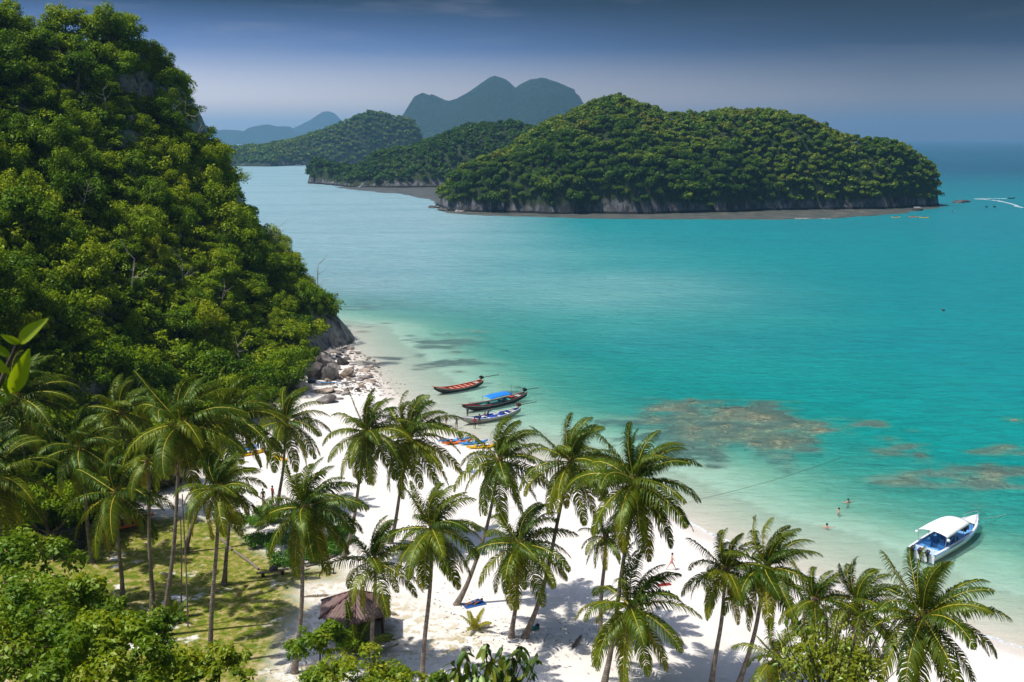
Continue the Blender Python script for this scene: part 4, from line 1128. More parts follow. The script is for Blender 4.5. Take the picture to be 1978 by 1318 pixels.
# dark understorey trees along the foot of the headland
US = [(20, 900, 10), (60, 850, 9), (95, 960, 8), (120, 820, 9), (150, 930, 8), (190, 870, 8), (225, 930, 7), (270, 850, 8), (40, 985, 6), (110, 1000, 4), (300, 800, 8), (380, 790, 7), (20, 760, 12), (90, 720, 12), (440, 745, 7), (500, 760, 6), (160, 980, 4.5), (330, 880, 5)]
for i_, (px, py, hh) in enumerate(US):
    d = ray(px, py); t_ = (hh * .8 + 1.2 - CAMZ) / d.z; x, y = d.x * t_, d.y * t_
    root = empty('understorey_tree', (x, y, G(x, y)), rng.uniform(0, 6)); s_ = hh / 8
    cw = 'at the left edge' if px < 50 else 'left of the small high palm' if px < 140 else 'behind the small high palm' if px < 240 else 'behind the tallest palm' if px < 360 else 'right of the tallest palm'
    rw = 'low down by the lawn' if py > 955 else 'between the lower crowns' if py > 890 else 'between the upper crowns' if py > 830 else 'up against the headland foot'
    tag(root, f'dark understorey tree {cw}, {rw}', 'tree', 'dark understorey trees behind the palms')
    c = copy_under(J_CROWN[i_ % 9], 'crown', root); c.location = (0, 0, hh * .62); c.scale = (s_, s_, s_)
    tk = copy_under(J_TRUNK[i_ % 4], 'trunk', root); tk.scale = (s_ * 1.2, s_ * 1.2, hh / 5)

# tree with single big drooping leaves, bottom centre; and the yellow-green one at the right
def leaf_shape(L, W, fold=.12, curl=.25, name='leaf', mat=None, rows=4):
    v = []; f = []
    for i in range(rows + 1):
        u = i / rows; w = W * .5 * math.sin(max(.02, u) ** .8 * math.pi) ** .8 if 0 < i < rows else .004
        z = -curl * L * u * u
        v += [(-w, L * u, z + fold * w * 2), (0, L * u, z), (w, L * u, z + fold * w * 2)]
    for i in range(rows):
        a = i * 3
        f += [(a, a + 1, a + 4, a + 3), (a + 1, a + 2, a + 5, a + 4)]
    me = np_mesh(name, np.array(v), np.array(f), 4, True, attrs={'tint': ('FACE', np.full(len(f), .45))})
    me.materials.append(mat or m_shrub); return me
m_bigleaf = foliage('glossy_leaf', [(0.0, (.016, .050, .008)), (.4, (.045, .095, .010)), (.7, (.11, .16, .012)), (1.0, (.30, .30, .02))], .35, (1.6, 1.6, .4), gloss=.12, objvar=.9)
m_yleaf = foliage('yellowing_leaf', [(0.0, (.04, .09, .008)), (.4, (.10, .17, .010)), (.7, (.22, .27, .014)), (1.0, (.42, .38, .03))], .4, (1.6, 1.6, .4), gloss=.10, objvar=.9)
def leafy_tree(name, label, px, py, Y, rpx, hpx, nleaf, leafme, seed, twigs, extra=0, extra_leaf=.12, mat=None, hang=1.0):
    rs = random.Random(seed); c = A(px, py, Y); dist = (c - Vector((0, 0, CAMZ))).length
    k = dist / FPX; Rr = rpx * k; Hh = hpx * k; gz = G(c.x, c.y)
    root = empty(name, (c.x, c.y, gz)); tag(root, label, 'tree')
    h0 = c.z - gz - Hh
    parts = [tube_arrays([(0, 0, -1), (.05, 0, h0 * .5), (0, 0, h0)], [.16, .12, .09], 7)]
    ends = []
    for i in range(twigs):
        a = i * 2.4 + rs.uniform(-.3, .3); q = math.sqrt((i + .5) / twigs)
        e = np.array([math.cos(a) * Rr * q, math.sin(a) * Rr * q * .8, h0 + Hh * (1.0 + .95 * math.sqrt(max(0, 1 - q * q)) + rs.uniform(-.35, .1))])
        s = np.array([0, 0, h0 * (.92 + .08 * rs.random())]); m_ = (s + e) / 2 + np.array([0, 0, -.1 * Hh]) + np.array([rs.uniform(-.1, .1) * Rr, 0, 0])
        parts.append(tube_arrays([s, m_, e], [.04, .025, .008], 5)); ends.append((m_, e))
    v, q_ = merge(parts); me = np_mesh('trunk', v, q_, 4, True); me.materials.append(m_bark); link('trunk', me, root)
    for i in range(nleaf):
        m_, e = ends[i % twigs]; f = 1 - rs.random() ** 1.6 * .75
        p = m_ * (1 - f) + e * f
        o_ = bpy.data.objects.new('leaf', leafme); COL.objects.link(o_); o_.parent = root; o_.location = tuple(p + np.array([rs.gauss(0, .05), rs.gauss(0, .05), rs.gauss(0, .03)]))
        s_ = rs.uniform(.7, 1.2); o_.scale = (s_, s_, s_)
        o_.rotation_euler = (math.radians(rs.uniform(-80, -15) * hang), rs.uniform(-.5, .5), rs.uniform(0, 6.28))
    if extra:
        nrs = np.random.RandomState(seed); vv, tn = crown_arrays(seed, Rr * .85, Hh * .85, extra, extra_leaf, 14, aspect=.45, base=-.5, droop=1.0)
        me = quad_mesh('small_leaves', vv, np.clip(tn + .1, 0, 1)); me.materials.append(mat or m_shrub)
        o_ = link('small_leaves', me, root); o_.location = (0, 0, h0 + Hh * .75); o_['kind'] = 'stuff'
    return root
big_leaf = leaf_shape(.34, .14, mat=m_bigleaf)
yel_leaf = leaf_shape(.24, .085, mat=m_yleaf)
leafy_tree('broadleaf_tree', 'tree top with large drooping glossy leaves at the bottom centre', 955, 1325, 22, 108, 78, 290, big_leaf, 61, 34, hang=.9)
leafy_tree('broadleaf_tree', 'yellow-green tree with narrow hanging leaves at the bottom right', 1610, 1272, 27, 130, 118, 300, yel_leaf, 62, 46, extra=3800, extra_leaf=.17, mat=m_yleaf, hang=1.0)

# out-of-focus big leaves close to the camera at the left edge
m_near = foliage('young_fig_leaf', [(0, (.10, .19, .008)), (.5, (.26, .36, .012)), (1, (.42, .50, .03))], .45, (1.4, 1.5, .3), gloss=.08, objvar=.8)
root = empty('fig_sapling', (-2.35, 3.4, G(-2.35, 3.4))); tag(root, 'sapling with large bright leaves right in front of the viewpoint, left edge', 'sapling')
near_leaf = leaf_shape(.19, .08, fold=.22, curl=.15, mat=m_near, rows=6)
bz = root.location
stem = [(0, 0, -.3)] ; 
pA = A(-12, 790, 4.2); pB = A(18, 700, 4.1); pC = A(38, 655, 4.0)
stem += [tuple((pA - bz) + Vector((-.35, 0, -1.2))), tuple((pA - bz) + Vector((-.12, 0, -.2))), tuple(pB - bz), tuple(pC - bz)]
v, q = tube_arrays(stem, [.03, .02, .012, .009, .006], 6); me = np_mesh('stem', v, q, 4, True); me.materials.append(m_bark); link('stem', me, root)
def place_leaf(px0, py0, px1, py1, Y, w, roll):
    a = A(px0, py0, Y); b_ = A(px1, py1, Y - .04); d = b_ - a; L = d.length
    o_ = bpy.data.objects.new('leaf', near_leaf); COL.objects.link(o_); o_.parent = root; o_.location = a - bz
    s_ = L / .19; o_.scale = (s_ * w * .78, s_, s_)
    zax = Vector((roll, -1, .6)).normalized(); y = d.normalized(); x = y.cross(zax).normalized(); z = x.cross(y)
    o_.rotation_euler = Matrix((x, y, z)).transposed().to_euler()
for a in [(38, 664, 84, 616, 4.0, 1.0, .3), (40, 664, 2, 648, 4.0, 1.1, -.5), (22, 760, 55, 682, 4.1, 1.0, .8), (20, 722, -22, 684, 4.1, .9, -.2), (22, 770, 2, 722, 4.15, .9, -.6), (12, 775, -30, 760, 4.15, 1.0, 0), (20, 690, -25, 660, 4.1, 1.0, .4), (14, 726, -8, 700, 4.12, .9, .5)]:
    place_leaf(*a)
# ------------------------------------------------------------------ rocks
def rock_mesh(seed, flat=.6, sub=3, rough=.35, mat=None):
    bm = bmesh.new(); bmesh.ops.create_icosphere(bm, subdivisions=sub, radius=1.0)
    rs = np.random.RandomState(seed); planes = [(unit(rs, 1)[0], rs.uniform(.55, .9)) for _ in range(9)]
    for v in bm.verts:
        p = np.array(v.co)
        for n_, d_ in planes:
            e = p.dot(n_) - d_
            if e > 0: p = p - n_ * e * .92
        r = 1 + rough * .35 * float(fbm(p[0] * 1.7 + seed, p[1] * 1.7 + p[2] * 1.3, seed, 3)) + .05 * float(fbm(p[0] * 6, p[1] * 6 + p[2] * 5, seed + 3, 2))
        v.co = Vector(p * r); v.co.z *= flat
    me = bpy.data.meshes.new('rock'); bm.to_mesh(me); bm.free()
    if mat: me.materials.append(mat)
    return me
m_rgrey = rock_mat('grey_rock', [(.06, .055, .055), (.20, .18, .175), (.42, .39, .37)], .5)
m_rdark = rock_mat('dark_rock', [(.02, .019, .019), (.065, .058, .055), (.16, .145, .135)], .5)
m_rtan = rock_mat('tan_rock', [(.12, .09, .065), (.33, .26, .20), (.55, .47, .39)], .5)
m_rpale = rock_mat('pale_rock', [(.35, .33, .31), (.6, .57, .54), (.78, .76, .73)], .5)
RM = {}
for nm, m_ in (('grey', m_rgrey), ('dark', m_rdark), ('tan', m_rtan), ('pale', m_rpale)):
    RM[nm] = [rock_mesh(10 + k, .45 + .25 * (k % 2), 3, .35, m_) for k in range(4)]
rk = random.Random(3)
def rock(px, py, w, h, tone, label, group='boulders at the rocky end of the beach', name='boulder', dz=None, dep=None):
    p = PG(px, py) if py > 600 else P(px, py, 0)
    o_ = bpy.data.objects.new(name, rk.choice(RM[tone])); COL.objects.link(o_)
    o_.location = (p.x, p.y, p.z + (dz if dz is not None else h * .15)); o_.rotation_euler = (rk.uniform(-.15, .15), rk.uniform(-.15, .15), rk.uniform(-.5, .5) if dep is None else rk.uniform(-.1, .1))
    o_.scale = (w / 2, (dep or w * rk.uniform(.6, .9)) / 2, h / 2 / .6)
    tag(o_, label, 'rock', group); return o_
def z3(X, Y): return 580 + X / 8.79, 640 + Y / 8.79
BIG = [(270, 800, 3.2, 3.2, 'dark', 'tall dark streaked boulder, left one of the leaning pair'), (480, 810, 3.4, 3.3, 'dark', 'tall dark streaked boulder, right one of the leaning pair'), (790, 770, 2.8, 1.7, 'tan', 'brown rounded boulder right of the tall dark pair'),
 (690, 200, 1.7, 1.5, 'grey', 'upright grey rock at the water corner of the rock field'), (820, 300, 2.1, .8, 'grey', 'flat grey slab with a dark undercut next to the water'), (610, 360, 3.2, .9, 'grey', 'long flat grey slab under the cliff tip'),
 (450, 385, 1.2, .6, 'pale', 'white flat rock beside the scrub edge'), (560, 220, 1.5, .6, 'grey', 'low grey rock right under the cliff tip'), (420, 580, 3.4, 2.6, 'grey', 'big rounded pale grey boulder behind the dark pair'),
 (580, 650, 2.6, 1.9, 'grey', 'grey boulder between the rounded one and the brown one'), (720, 560, 2.0, 1.4, 'dark', 'black wet boulder in the middle of the rock field'), (800, 480, 1.4, .8, 'dark', 'small dark boulder above the black one'),
 (1080, 680, 2.0, .8, 'tan', 'flat tan rock on the sand side of the field'), (1120, 780, 2.7, .5, 'grey', 'long thin grey slab towards the boats'), (1190, 855, 2.3, .55, 'tan', 'long tan slab in front of the thin grey one'),
 (1010, 835, 1.5, .5, 'grey', 'low grey stone left of the long tan slab'), (1060, 955, 1.3, .7, 'tan', 'round tan stone alone on the white sand'), (370, 1030, 3.6, .8, 'tan', 'wide layered slab below the blue rope'),
 (450, 1200, 3.0, 1.3, 'grey', 'blocky grey boulder lying nearest the palms'), (60, 990, 3.2, 2.2, 'pale', 'pale grey boulder half hidden by the palm over the kayaks'), (195, 870, 1.4, 1.0, 'dark', 'small dark boulder at the left end of the blue rope'),
 (640, 1040, 1.7, .5, 'tan', 'small layered slab on the sand edge'), (760, 1070, 1.6, .6, 'grey', 'small grey block on the sand edge'), (650, 1150, 1.9, .4, 'grey', 'thin flat stone on the sand near the blocky boulder'), (790, 975, 1.9, .5, 'pale', 'broad pale stone right of the blue rope'),
 (990, 340, 1.1, .35, 'pale', 'white flat stone washed by the water'), (1325, 528, .7, .3, 'pale', 'small white stone in the shallows'), (1260, 912, .6, .45, 'dark', 'single black stone on the sand')]
for X, Y, w, h, tn, lb in BIG:
    rock(*z3(X, Y), w * 1.3, h * 1.3, tn, lb)
for k in range(230):
    X = rk.uniform(380, 1350); Y = rk.uniform(200, 1120)
    if Y < 200 + (X - 700) * .55 or (Y > 900 and X > 900 and rk.random() < .6) or Y > 1150 - (X - 400) * .15: continue
    w = rk.choice((.4, .55, .7, .95, 1.3)); tn = rk.choice(('grey', 'grey', 'tan', 'tan', 'dark'))
    rock(*z3(X, Y), w, w * rk.uniform(.35, .6), tn, f'small {tn if tn != "grey" else "grey"} stone strewn among the boulders of the rocky point', f'small {tn} stones of the rocky point', 'stone')
for k in range(26):
    px, py = rk.uniform(478, 545), rk.uniform(776, 806); w = rk.uniform(.8, 2.0)
    rock(px, py, w, w * .6, rk.choice(('grey', 'pale', 'dark')), 'grey stone in the rock heap showing between two palm crowns', 'stones of the heap behind the palms', 'stone')
# fine rubble on the sand and in the shallows
V, Q = [], []; off = 0
oct_v = np.array([[1, 0, 0], [0, 1, 0], [-1, 0, 0], [0, -1, 0], [0, 0, .6], [0, 0, -.6]]); oct_f = np.array([[0, 1, 4], [1, 2, 4], [2, 3, 4], [3, 0, 4], [1, 0, 5], [2, 1, 5], [3, 2, 5], [0, 3, 5]])
for k in range(900):
    X = rk.gauss(1050, 330); Y = rk.uniform(250, 1100)
    if Y < 250 + (X - 800) * .5: continue
    px, py = z3(X, Y)
    if px > 800: continue
    p = PG(px, py); s_ = rk.uniform(.07, .26)
    V.append(oct_v * s_ * np.array([rk.uniform(.7, 1.6), rk.uniform(.7, 1.3), rk.uniform(.5, 1)]) + np.array(p)); Q.append(oct_f + off); off += 6
me = np_mesh('rubble', np.concatenate(V), np.concatenate(Q), 3); me.materials.append(m_rgrey)
tag(link('rubble', me), 'small stones scattered over sand and shallows by the rocky point', kind='stuff')
# coral heads just under the surface
m_coral = rock_mat('coral', [(.06, .05, .035), (.22, .17, .11), (.50, .42, .28)], 1.1)
CM = [rock_mesh(60 + k, .35, 3, .9, m_coral) for k in range(4)]
for k, (cx, cy_, r, top) in enumerate(CORALS):
    o_ = bpy.data.objects.new('coral_head', rk.choice(CM)); COL.objects.link(o_)
    s_ = r * rk.uniform(.75, 1.1); o_.scale = (s_, s_ * .75, .9); o_.location = (cx, cy_, -top - .22); o_.rotation_euler = (0, 0, rk.uniform(-.5, .5))
    big = k < 110
    tag(o_, 'tan coral head showing through the water in the large reef patch' if big else 'lone tan coral head under the water away from the large patch', 'coral', 'coral heads of the large reef patch' if big else 'lone coral heads')
# reef flats bared in front of the islands
m_flat, t, o = new_mat('reef_flat')
pos = geo_pos(t); n1 = noise(t, .12, 6, .65, pos, .4); n2 = noise(t, 1.2, 6, .7, pos)
c1 = cramp(t, n1.outputs['Fac'], [(.3, (.03, .045, .045)), (.5, (.075, .080, .068)), (.65, (.13, .12, .095)), (.8, (.38, .33, .26))]).outputs[0]
c1 = mixrgb(t, .6, c1, cramp(t, n2.outputs['Fac'], [(.3, (.4, .4, .4)), (.7, (1.2, 1.2, 1.1))]).outputs[0], 'MULTIPLY')
b = N(t, 'ShaderNodeBsdfPrincipled'); b.inputs['Roughness'].default_value = .6; lk(t, c1, b.inputs['Base Color']); lk(t, bump(t, n2.outputs['Fac'], .8, .4), b.inputs['Normal']); lk(t, b.outputs[0], o.inputs[0])
def flat(poly, label, seed, amp=.16):
    pl = pts(poly); xs = np.arange(min(p[0] for p in pl) - 4, max(p[0] for p in pl) + 4, 1.6); ys = np.arange(min(p[1] for p in pl) - 4, max(p[1] for p in pl) + 4, 1.6)
    X, Y = np.meshgrid(xs, ys); jx_ = 5 * fbm(X * .05, Y * .05, seed); jy_ = 6 * fbm(X * .05, Y * .05, seed + 1)
    d = seg_dist(X + jx_, Y + jy_, pl + [pl[0]]); i_ = inside(X + jx_, Y + jy_, pl); s_ = np.where(i_, d, -d)
    Z = np.clip(s_ * .05, -.6, .14) + amp * fbm(X * .12, Y * .12, seed + 2, 5) - .03
    q = (s_[:-1, :-1] > -2)
    tag(link('reef_flat', grid_mesh('reef_flat', X, Y, Z, mask=q), mats=[m_flat]), label, kind='structure')
flat([(835, 401), (850, 411), (930, 417), (1180, 423), (1400, 425), (1600, 423), (1745, 413), (1838, 397), (1800, 394), (1550, 399), (1250, 405), (950, 404)], 'brown reef flat in front of the middle island', 5)
flat([(640, 362), (690, 368), (760, 374), (830, 385), (850, 402), (900, 404), (905, 356), (700, 358)], 'grey reef flat between the two islands', 9)
for px, py, w, h, tn, lb in [(1398, 407, 9, 3, 'grey', 'grey boulder at the foot of the island cliff, left of the pair'), (1436, 405, 8, 5, 'pale', 'light grey boulder at the foot of the island cliff'), (1852, 392, 9, 3.2, 'dark', 'dark rock tail at the right end of the island, inner hump'), (1868, 391, 7, 2.6, 'dark', 'dark rock tail at the right end of the island, outer hump'),
      (838, 402, 8, 2, 'dark', 'dark rocks at the left point of the island'), (862, 407, 10, 2.4, 'dark', 'dark rocks right of the left point of the island'), (888, 410, 7, 1.8, 'grey', 'grey rock below the left end of the island cliff'), (770, 360, 14, 2.6, 'dark', 'dark shore rocks of the lower island'), (700, 362, 10, 2.0, 'grey', 'grey shore rocks near the point of the lower island')]:
    rock(px, py, w, h, tn, lb, None, 'shore_rock', dz=h * .2)

# ------------------------------------------------------------------ small builders
def mesh_obj(name, bm, mat, parent=None, smooth=False):
    if smooth:
        for f in bm.faces: f.smooth = True
    me = bpy.data.meshes.new(name); bm.to_mesh(me); bm.free()
    for m_ in (mat if isinstance(mat, (list, tuple)) else [mat]): me.materials.append(m_)
    return link(name, me, parent)
def box(bm, cx, cy_, cz, sx, sy, sz, bev=0.0, rot=None):
    r = bmesh.ops.create_cube(bm, size=1)['verts']
    bmesh.ops.scale(bm, vec=(sx, sy, sz), verts=r)
    if rot: bmesh.ops.rotate(bm, verts=r, matrix=Matrix.Rotation(rot[0], 3, rot[1]))
    bmesh.ops.translate(bm, vec=(cx, cy_, cz), verts=r)
    if bev:
        es = list({e for v in r for e in v.link_edges}); bmesh.ops.bevel(bm, geom=es, offset=bev, segments=2, affect='EDGES')
def tube(name, path, rad, mat, parent, sides=6):
    rad = rad if hasattr(rad, '__len__') else [rad] * len(path)
    v, q = tube_arrays(path, rad, sides); me = np_mesh(name, v, q, 4, True); me.materials.append(mat); return link(name, me, parent)
def loft(name, rows, mat, parent, smooth=True, solid=.0, midx=None):
    n = len(rows[0]); v = np.array([p for r in rows for p in r], float); i = np.arange(len(rows) * n).reshape(len(rows), n)
    q = np.stack([i[:-1, :-1], i[:-1, 1:], i[1:, 1:], i[1:, :-1]], -1).reshape(-1, 4)
    me = np_mesh(name, v, q, 4, smooth, matidx=midx)
    for m_ in (mat if isinstance(mat, (list, tuple)) else [mat]): me.materials.append(m_)
    o_ = link(name, me, parent)
    if solid:
        md = o_.modifiers.new('thick', 'SOLIDIFY'); md.thickness = solid; md.offset = 0
    return o_
P_ = {k: simple(k, c, **kw) for k, c, kw in [
    ('paint_red', (.50, .055, .035), {}), ('paint_orange_red', (.75, .16, .06), {}), ('paint_blue', (.02, .08, .42), {}), ('canvas_blue', (.012, .21, .72), dict(rough=.8)), ('paint_teal', (.10, .38, .34), {}), ('paint_white', (.78, .78, .76), {}),
    ('paint_dark', (.035, .03, .032), {}), ('wood_pink', (.62, .35, .27), {}), ('plank_grey', (.40, .37, .34), {}), ('engine_black', (.02, .02, .022), dict(rough=.35)), ('engine_red', (.16, .03, .025), {}), ('steel', (.35, .35, .36), dict(rough=.4)),
    ('hull_white', (.80, .82, .84), dict(rough=.25, var=.05)), ('deck_blue', (.16, .38, .68), dict(var=.08)), ('cushion_blue', (.05, .20, .42), {}), ('canopy_white', (.85, .85, .86), dict(var=.03, rough=.7)), ('dark_glass', (.01, .012, .02), dict(rough=.1)),
    ('plastic_yellow', (.85, .48, .01), dict(rough=.35, var=.05)), ('plastic_blue', (.08, .33, .72), dict(rough=.35, var=.08)), ('plastic_orange', (.85, .20, .03), dict(rough=.35, var=.08)), ('plastic_white', (.75, .76, .76), dict(rough=.35, var=.05)),
    ('roof_tile_brown', (.20, .125, .110), dict(var=.25, scale=3)), ('ridge_brown', (.12, .055, .05), {}), ('post_dark', (.06, .035, .025), {}), ('concrete', (.50, .48, .45), {}), ('rope_blue', (.05, .30, .60), {}), ('rope_dark', (.10, .10, .09), {}), ('rope_pale', (.45, .6, .55), {}),
    ('skin_tan', (.35, .16, .10), dict(var=.05)), ('skin_pale', (.62, .33, .25), dict(var=.05)), ('skin_dark', (.11, .05, .032), dict(var=.05)), ('hair_black', (.012, .010, .009), {}), ('cloth_navy', (.02, .03, .09), {}), ('cloth_red', (.35, .02, .03), {}), ('cloth_green', (.05, .10, .07), {}),
    ('cloth_grey', (.10, .10, .11), {}), ('towel_blue', (.02, .10, .34), dict(rough=.9)), ('towel_violet', (.20, .24, .55), dict(rough=.9)), ('bag_teal', (.01, .28, .32), dict(rough=.8)), ('barrel_blue', (.015, .06, .20), {}), ('drum_black', (.03, .03, .035), {}), ('cloth_pink', (.65, .28, .26), {}),
    ('foam_white', (.85, .88, .9), dict(var=.1)), ('log_grey', (.22, .18, .15), {})]}

# ------------------------------------------------------------------ boats
def sheer_z(u, bow_h, mid_h, st_h): return mid_h + (bow_h - mid_h) * max(0, (u - .45) / .55) ** 2.2 + (st_h - mid_h) * max(0, (.45 - u) / .45) ** 2.0
def hull_rows(L, W, draft, bow_h, mid_h, st_h, transom, n=22, inset=0.0, floor=None, bowpow=2.2, full=.5):
    rows = []
    for i in range(n + 1):
        u = i / n; x = L * u
        w = W / 2 * (1 - (abs(u - full) / (1 - full)) ** bowpow) if u > full else W / 2 * (1 - (1 - transom) * ((full - u) / full) ** 2.0)
        w = max(w - inset, .012); g = sheer_z(u, bow_h, mid_h, st_h)
        k = -draft + (draft + bow_h * .72) * max(0, (u - .74) / .26) ** 1.8 + (draft * .6 + st_h * .3) * (max(0, (.16 - u) / .16) ** 1.6 if transom < .4 else 0)
        if floor is not None: k = min(max(k + .12, floor), g - .04)
        rows.append([(x, w * a, k + (g - k) * b_) for a, b_ in ((1, 1), (.96, .62), (.80, .28), (.45, .06), (0, 0), (-.45, .06), (-.80, .28), (-.96, .62), (-1, 1))])
    return rows
def place_boat(root, bow, stern, z=0.0):
    d = (bow - stern); root.location = (stern.x, stern.y, z); root.rotation_euler = (0, 0, math.atan2(d.y, d.x)); return d.length
def longtail(label, bow_px, stern_px, cols, canopy=False, engine_col='engine_black', shaft=3.6, shaft_ang=0.03, nseat=6, floor_col=None):
    bow, stern = P(*bow_px, .5), P(*stern_px, .5)
    root = empty('longtail_boat', (0, 0, 0)); L = place_boat(root, bow, stern)
    W = 2.25
    tag(root, label, 'longtail boat', 'longtail boats moored side by side')
    out_c, in_c, rail_c, seat_c = cols
    rows = hull_rows(L, W, .22, 1.35, .50, .90, .25, 26)
    loft('hull', rows, P_[out_c], root)
    loft('interior', hull_rows(L * .97, W, .2, 1.30, .48, .86, .25, 26, inset=.06, floor=.05), P_[in_c], root)
    for s_ in (0, 8):
        tube('gunwale', [Vector(r[s_]) + Vector((0, 0, .02)) for r in rows], .05, P_[rail_c], root, 5)
        tube('side_stripe', [Vector(r[s_]) + Vector((0, .02 * (1 if s_ == 0 else -1), -.14)) for r in rows[:-1]], .035, P_['paint_white' if out_c != 'paint_white' else 'paint_red'], root, 4)
    # bow stem, post and the small fore deck
    tube('bow_post', [(L * .96, 0, 1.05), (L, 0, 1.38), (L * 1.04, 0, 1.62)], [.06, .06, .03], P_[rail_c], root, 6)
    bm = bmesh.new()
    vs_ = [bm.verts.new(c_) for c_ in ((L * .74, .82, .66), (L * .74, -.82, .66), (L * .985, 0, 1.30))]; bm.faces.new(vs_)
    bmesh.ops.solidify(bm, geom=bm.faces[:], thickness=.04); mesh_obj('fore_deck', bm, P_[seat_c], root)
    for k in range(nseat):
        u = .22 + .50 * k / max(1, nseat - 1); w_ = W * (1 - (abs(u - .5) / .5) ** 2.2 * .9) * .96
        bm = bmesh.new(); box(bm, L * u, 0, .40 + .25 * max(0, u - .6), .30, w_, .05, .01); mesh_obj('seat', bm, P_[seat_c], root)
    bm = bmesh.new(); box(bm, L * .13, 0, .62, .9, W * .55, .05, .01); mesh_obj('stern_deck', bm, P_[floor_col or 'plank_grey'], root)
    # long-shaft engine on its pivot
    bm = bmesh.new(); box(bm, 0, 0, .30, .62, .50, .42, .05); box(bm, .10, 0, .56, .34, .38, .18, .04); box(bm, -.34, 0, .30, .14, .3, .3, .03)
    for yy in (-.2, .2): box(bm, .28, yy, .42, .1, .09, .34, .02)
    eng = mesh_obj('engine', bm, P_[engine_col], root); eng.location = (L * .02, 0, 1.02)
    tube('pivot', [(L * .02, 0, .8), (L * .02, 0, 1.15)], .05, P_['steel'], root)
    sh = tube('shaft', [(-.3, 0, .28), (-shaft * .5, .0, .28 - shaft * .5 * shaft_ang), (-shaft, 0, .28 - shaft * shaft_ang)], [.06, .055, .05], P_['paint_dark'], eng)
    bm = bmesh.new()
    for a in range(3): box(bm, 0, 0, .14, .03, .10, .24, .005, rot=None); bmesh.ops.rotate(bm, verts=bm.verts[:], matrix=Matrix.Rotation(2.094, 3, 'X'))
    pr = mesh_obj('propeller', bm, P_['steel'], eng); pr.location = (-shaft, 0, .28 - shaft * shaft_ang)
    tube('tiller', [(.3, 0, .35), (1.2, .1, .55)], .025, P_['steel'], eng)
    tube('mooring_line', [(L * .99, 0, 1.3), (L + 1.2, .1, .35), (L + 2.6, .25, .05), (L + 4.2, .2, -.12)], .018, P_['rope_dark'], root, 4)
    if canopy:
        x0, x1 = L * .30, L * .64; rws = []
        for i in range(9):
            x = x0 + (x1 - x0) * i / 8; hgt = 1.72 + .10 * math.sin(i / 8 * math.pi) + .12 * (i == 0) * 0
            rws.append([(x, 1.18 * math.sin(a), hgt + .34 * math.cos(a * 1.15) - .34) for a in np.linspace(-1.25, 1.25, 11)])
        loft('canopy', rws, P_['canvas_blue'], root, solid=.02)
        for x in (x0 + .15, (x0 + x1) / 2, x1 - .15):
            for s_ in (-1, 1): tube('canopy_post', [(x, s_ * .95, .45), (x, s_ * .98, 1.55)], .025, P_['steel'], root, 5)
        tube('flag_pole', [(L * .26, .3, .6), (L * .26, .3, 2.9)], .02, P_['paint_dark'], root, 5)
        for k in range(9):
            x = L * (.66 + .026 * k); bm = bmesh.new(); box(bm, x, -.62 + .014 * k * 1.5, .84 + .045 * k, .10, .06, .22, .01); mesh_obj('rail_peg', bm, P_['paint_red'], root)
        bm = bmesh.new(); box(bm, L * .24, 0, .62, .8, .8, .3, .04); mesh_obj('cushion', bm, P_['paint_red'], root)
    return root, L
lt1, L1 = longtail('red longtail boat with pale fore deck, farthest of the three and empty', (838, 757), (932, 738), ('paint_dark', 'paint_red', 'paint_orange_red', 'wood_pink'), shaft=3.9, shaft_ang=.02)
lt2, L2 = longtail('dark longtail boat with a bright blue canvas canopy', (893, 792), (1016, 762), ('paint_dark', 'paint_teal', 'paint_red', 'paint_dark'), canopy=True, shaft=3.2, shaft_ang=.05, nseat=4)
lt3, L3 = longtail('blue and white longtail boat with people loading it, nearest the beach', (889, 816), (1004, 792), ('plank_grey', 'paint_blue', 'paint_white', 'paint_white'), engine_col='engine_red', shaft=3.6, shaft_ang=.01, nseat=4)
# cargo in the third boat
for k, (u, v_, w_, h_, c_) in enumerate([(.42, .1, .5, .3, 'plastic_white'), (.36, -.2, .4, .34, 'plastic_white'), (.30, .15, .45, .28, 'cloth_grey'), (.62, 0, .6, .2, 'plastic_white')]):
    bm = bmesh.new(); box(bm, 0, 0, h_ / 2, w_, w_ * .8, h_, .05); o_ = mesh_obj('bundle', bm, P_[c_])
    m_ = Matrix.Rotation(lt3.rotation_euler.z, 4, 'Z'); o_.location = lt3.location + m_ @ Vector((L3 * u, v_, .50)); o_.rotation_euler = lt3.rotation_euler
    tag(o_, ['white bundle in the middle of the blue longtail boat', 'white sack by the near side of the blue longtail boat', 'grey bundle towards the engine of the blue longtail boat', 'flat white pack on the fore part of the blue longtail boat'][k], 'bundle')

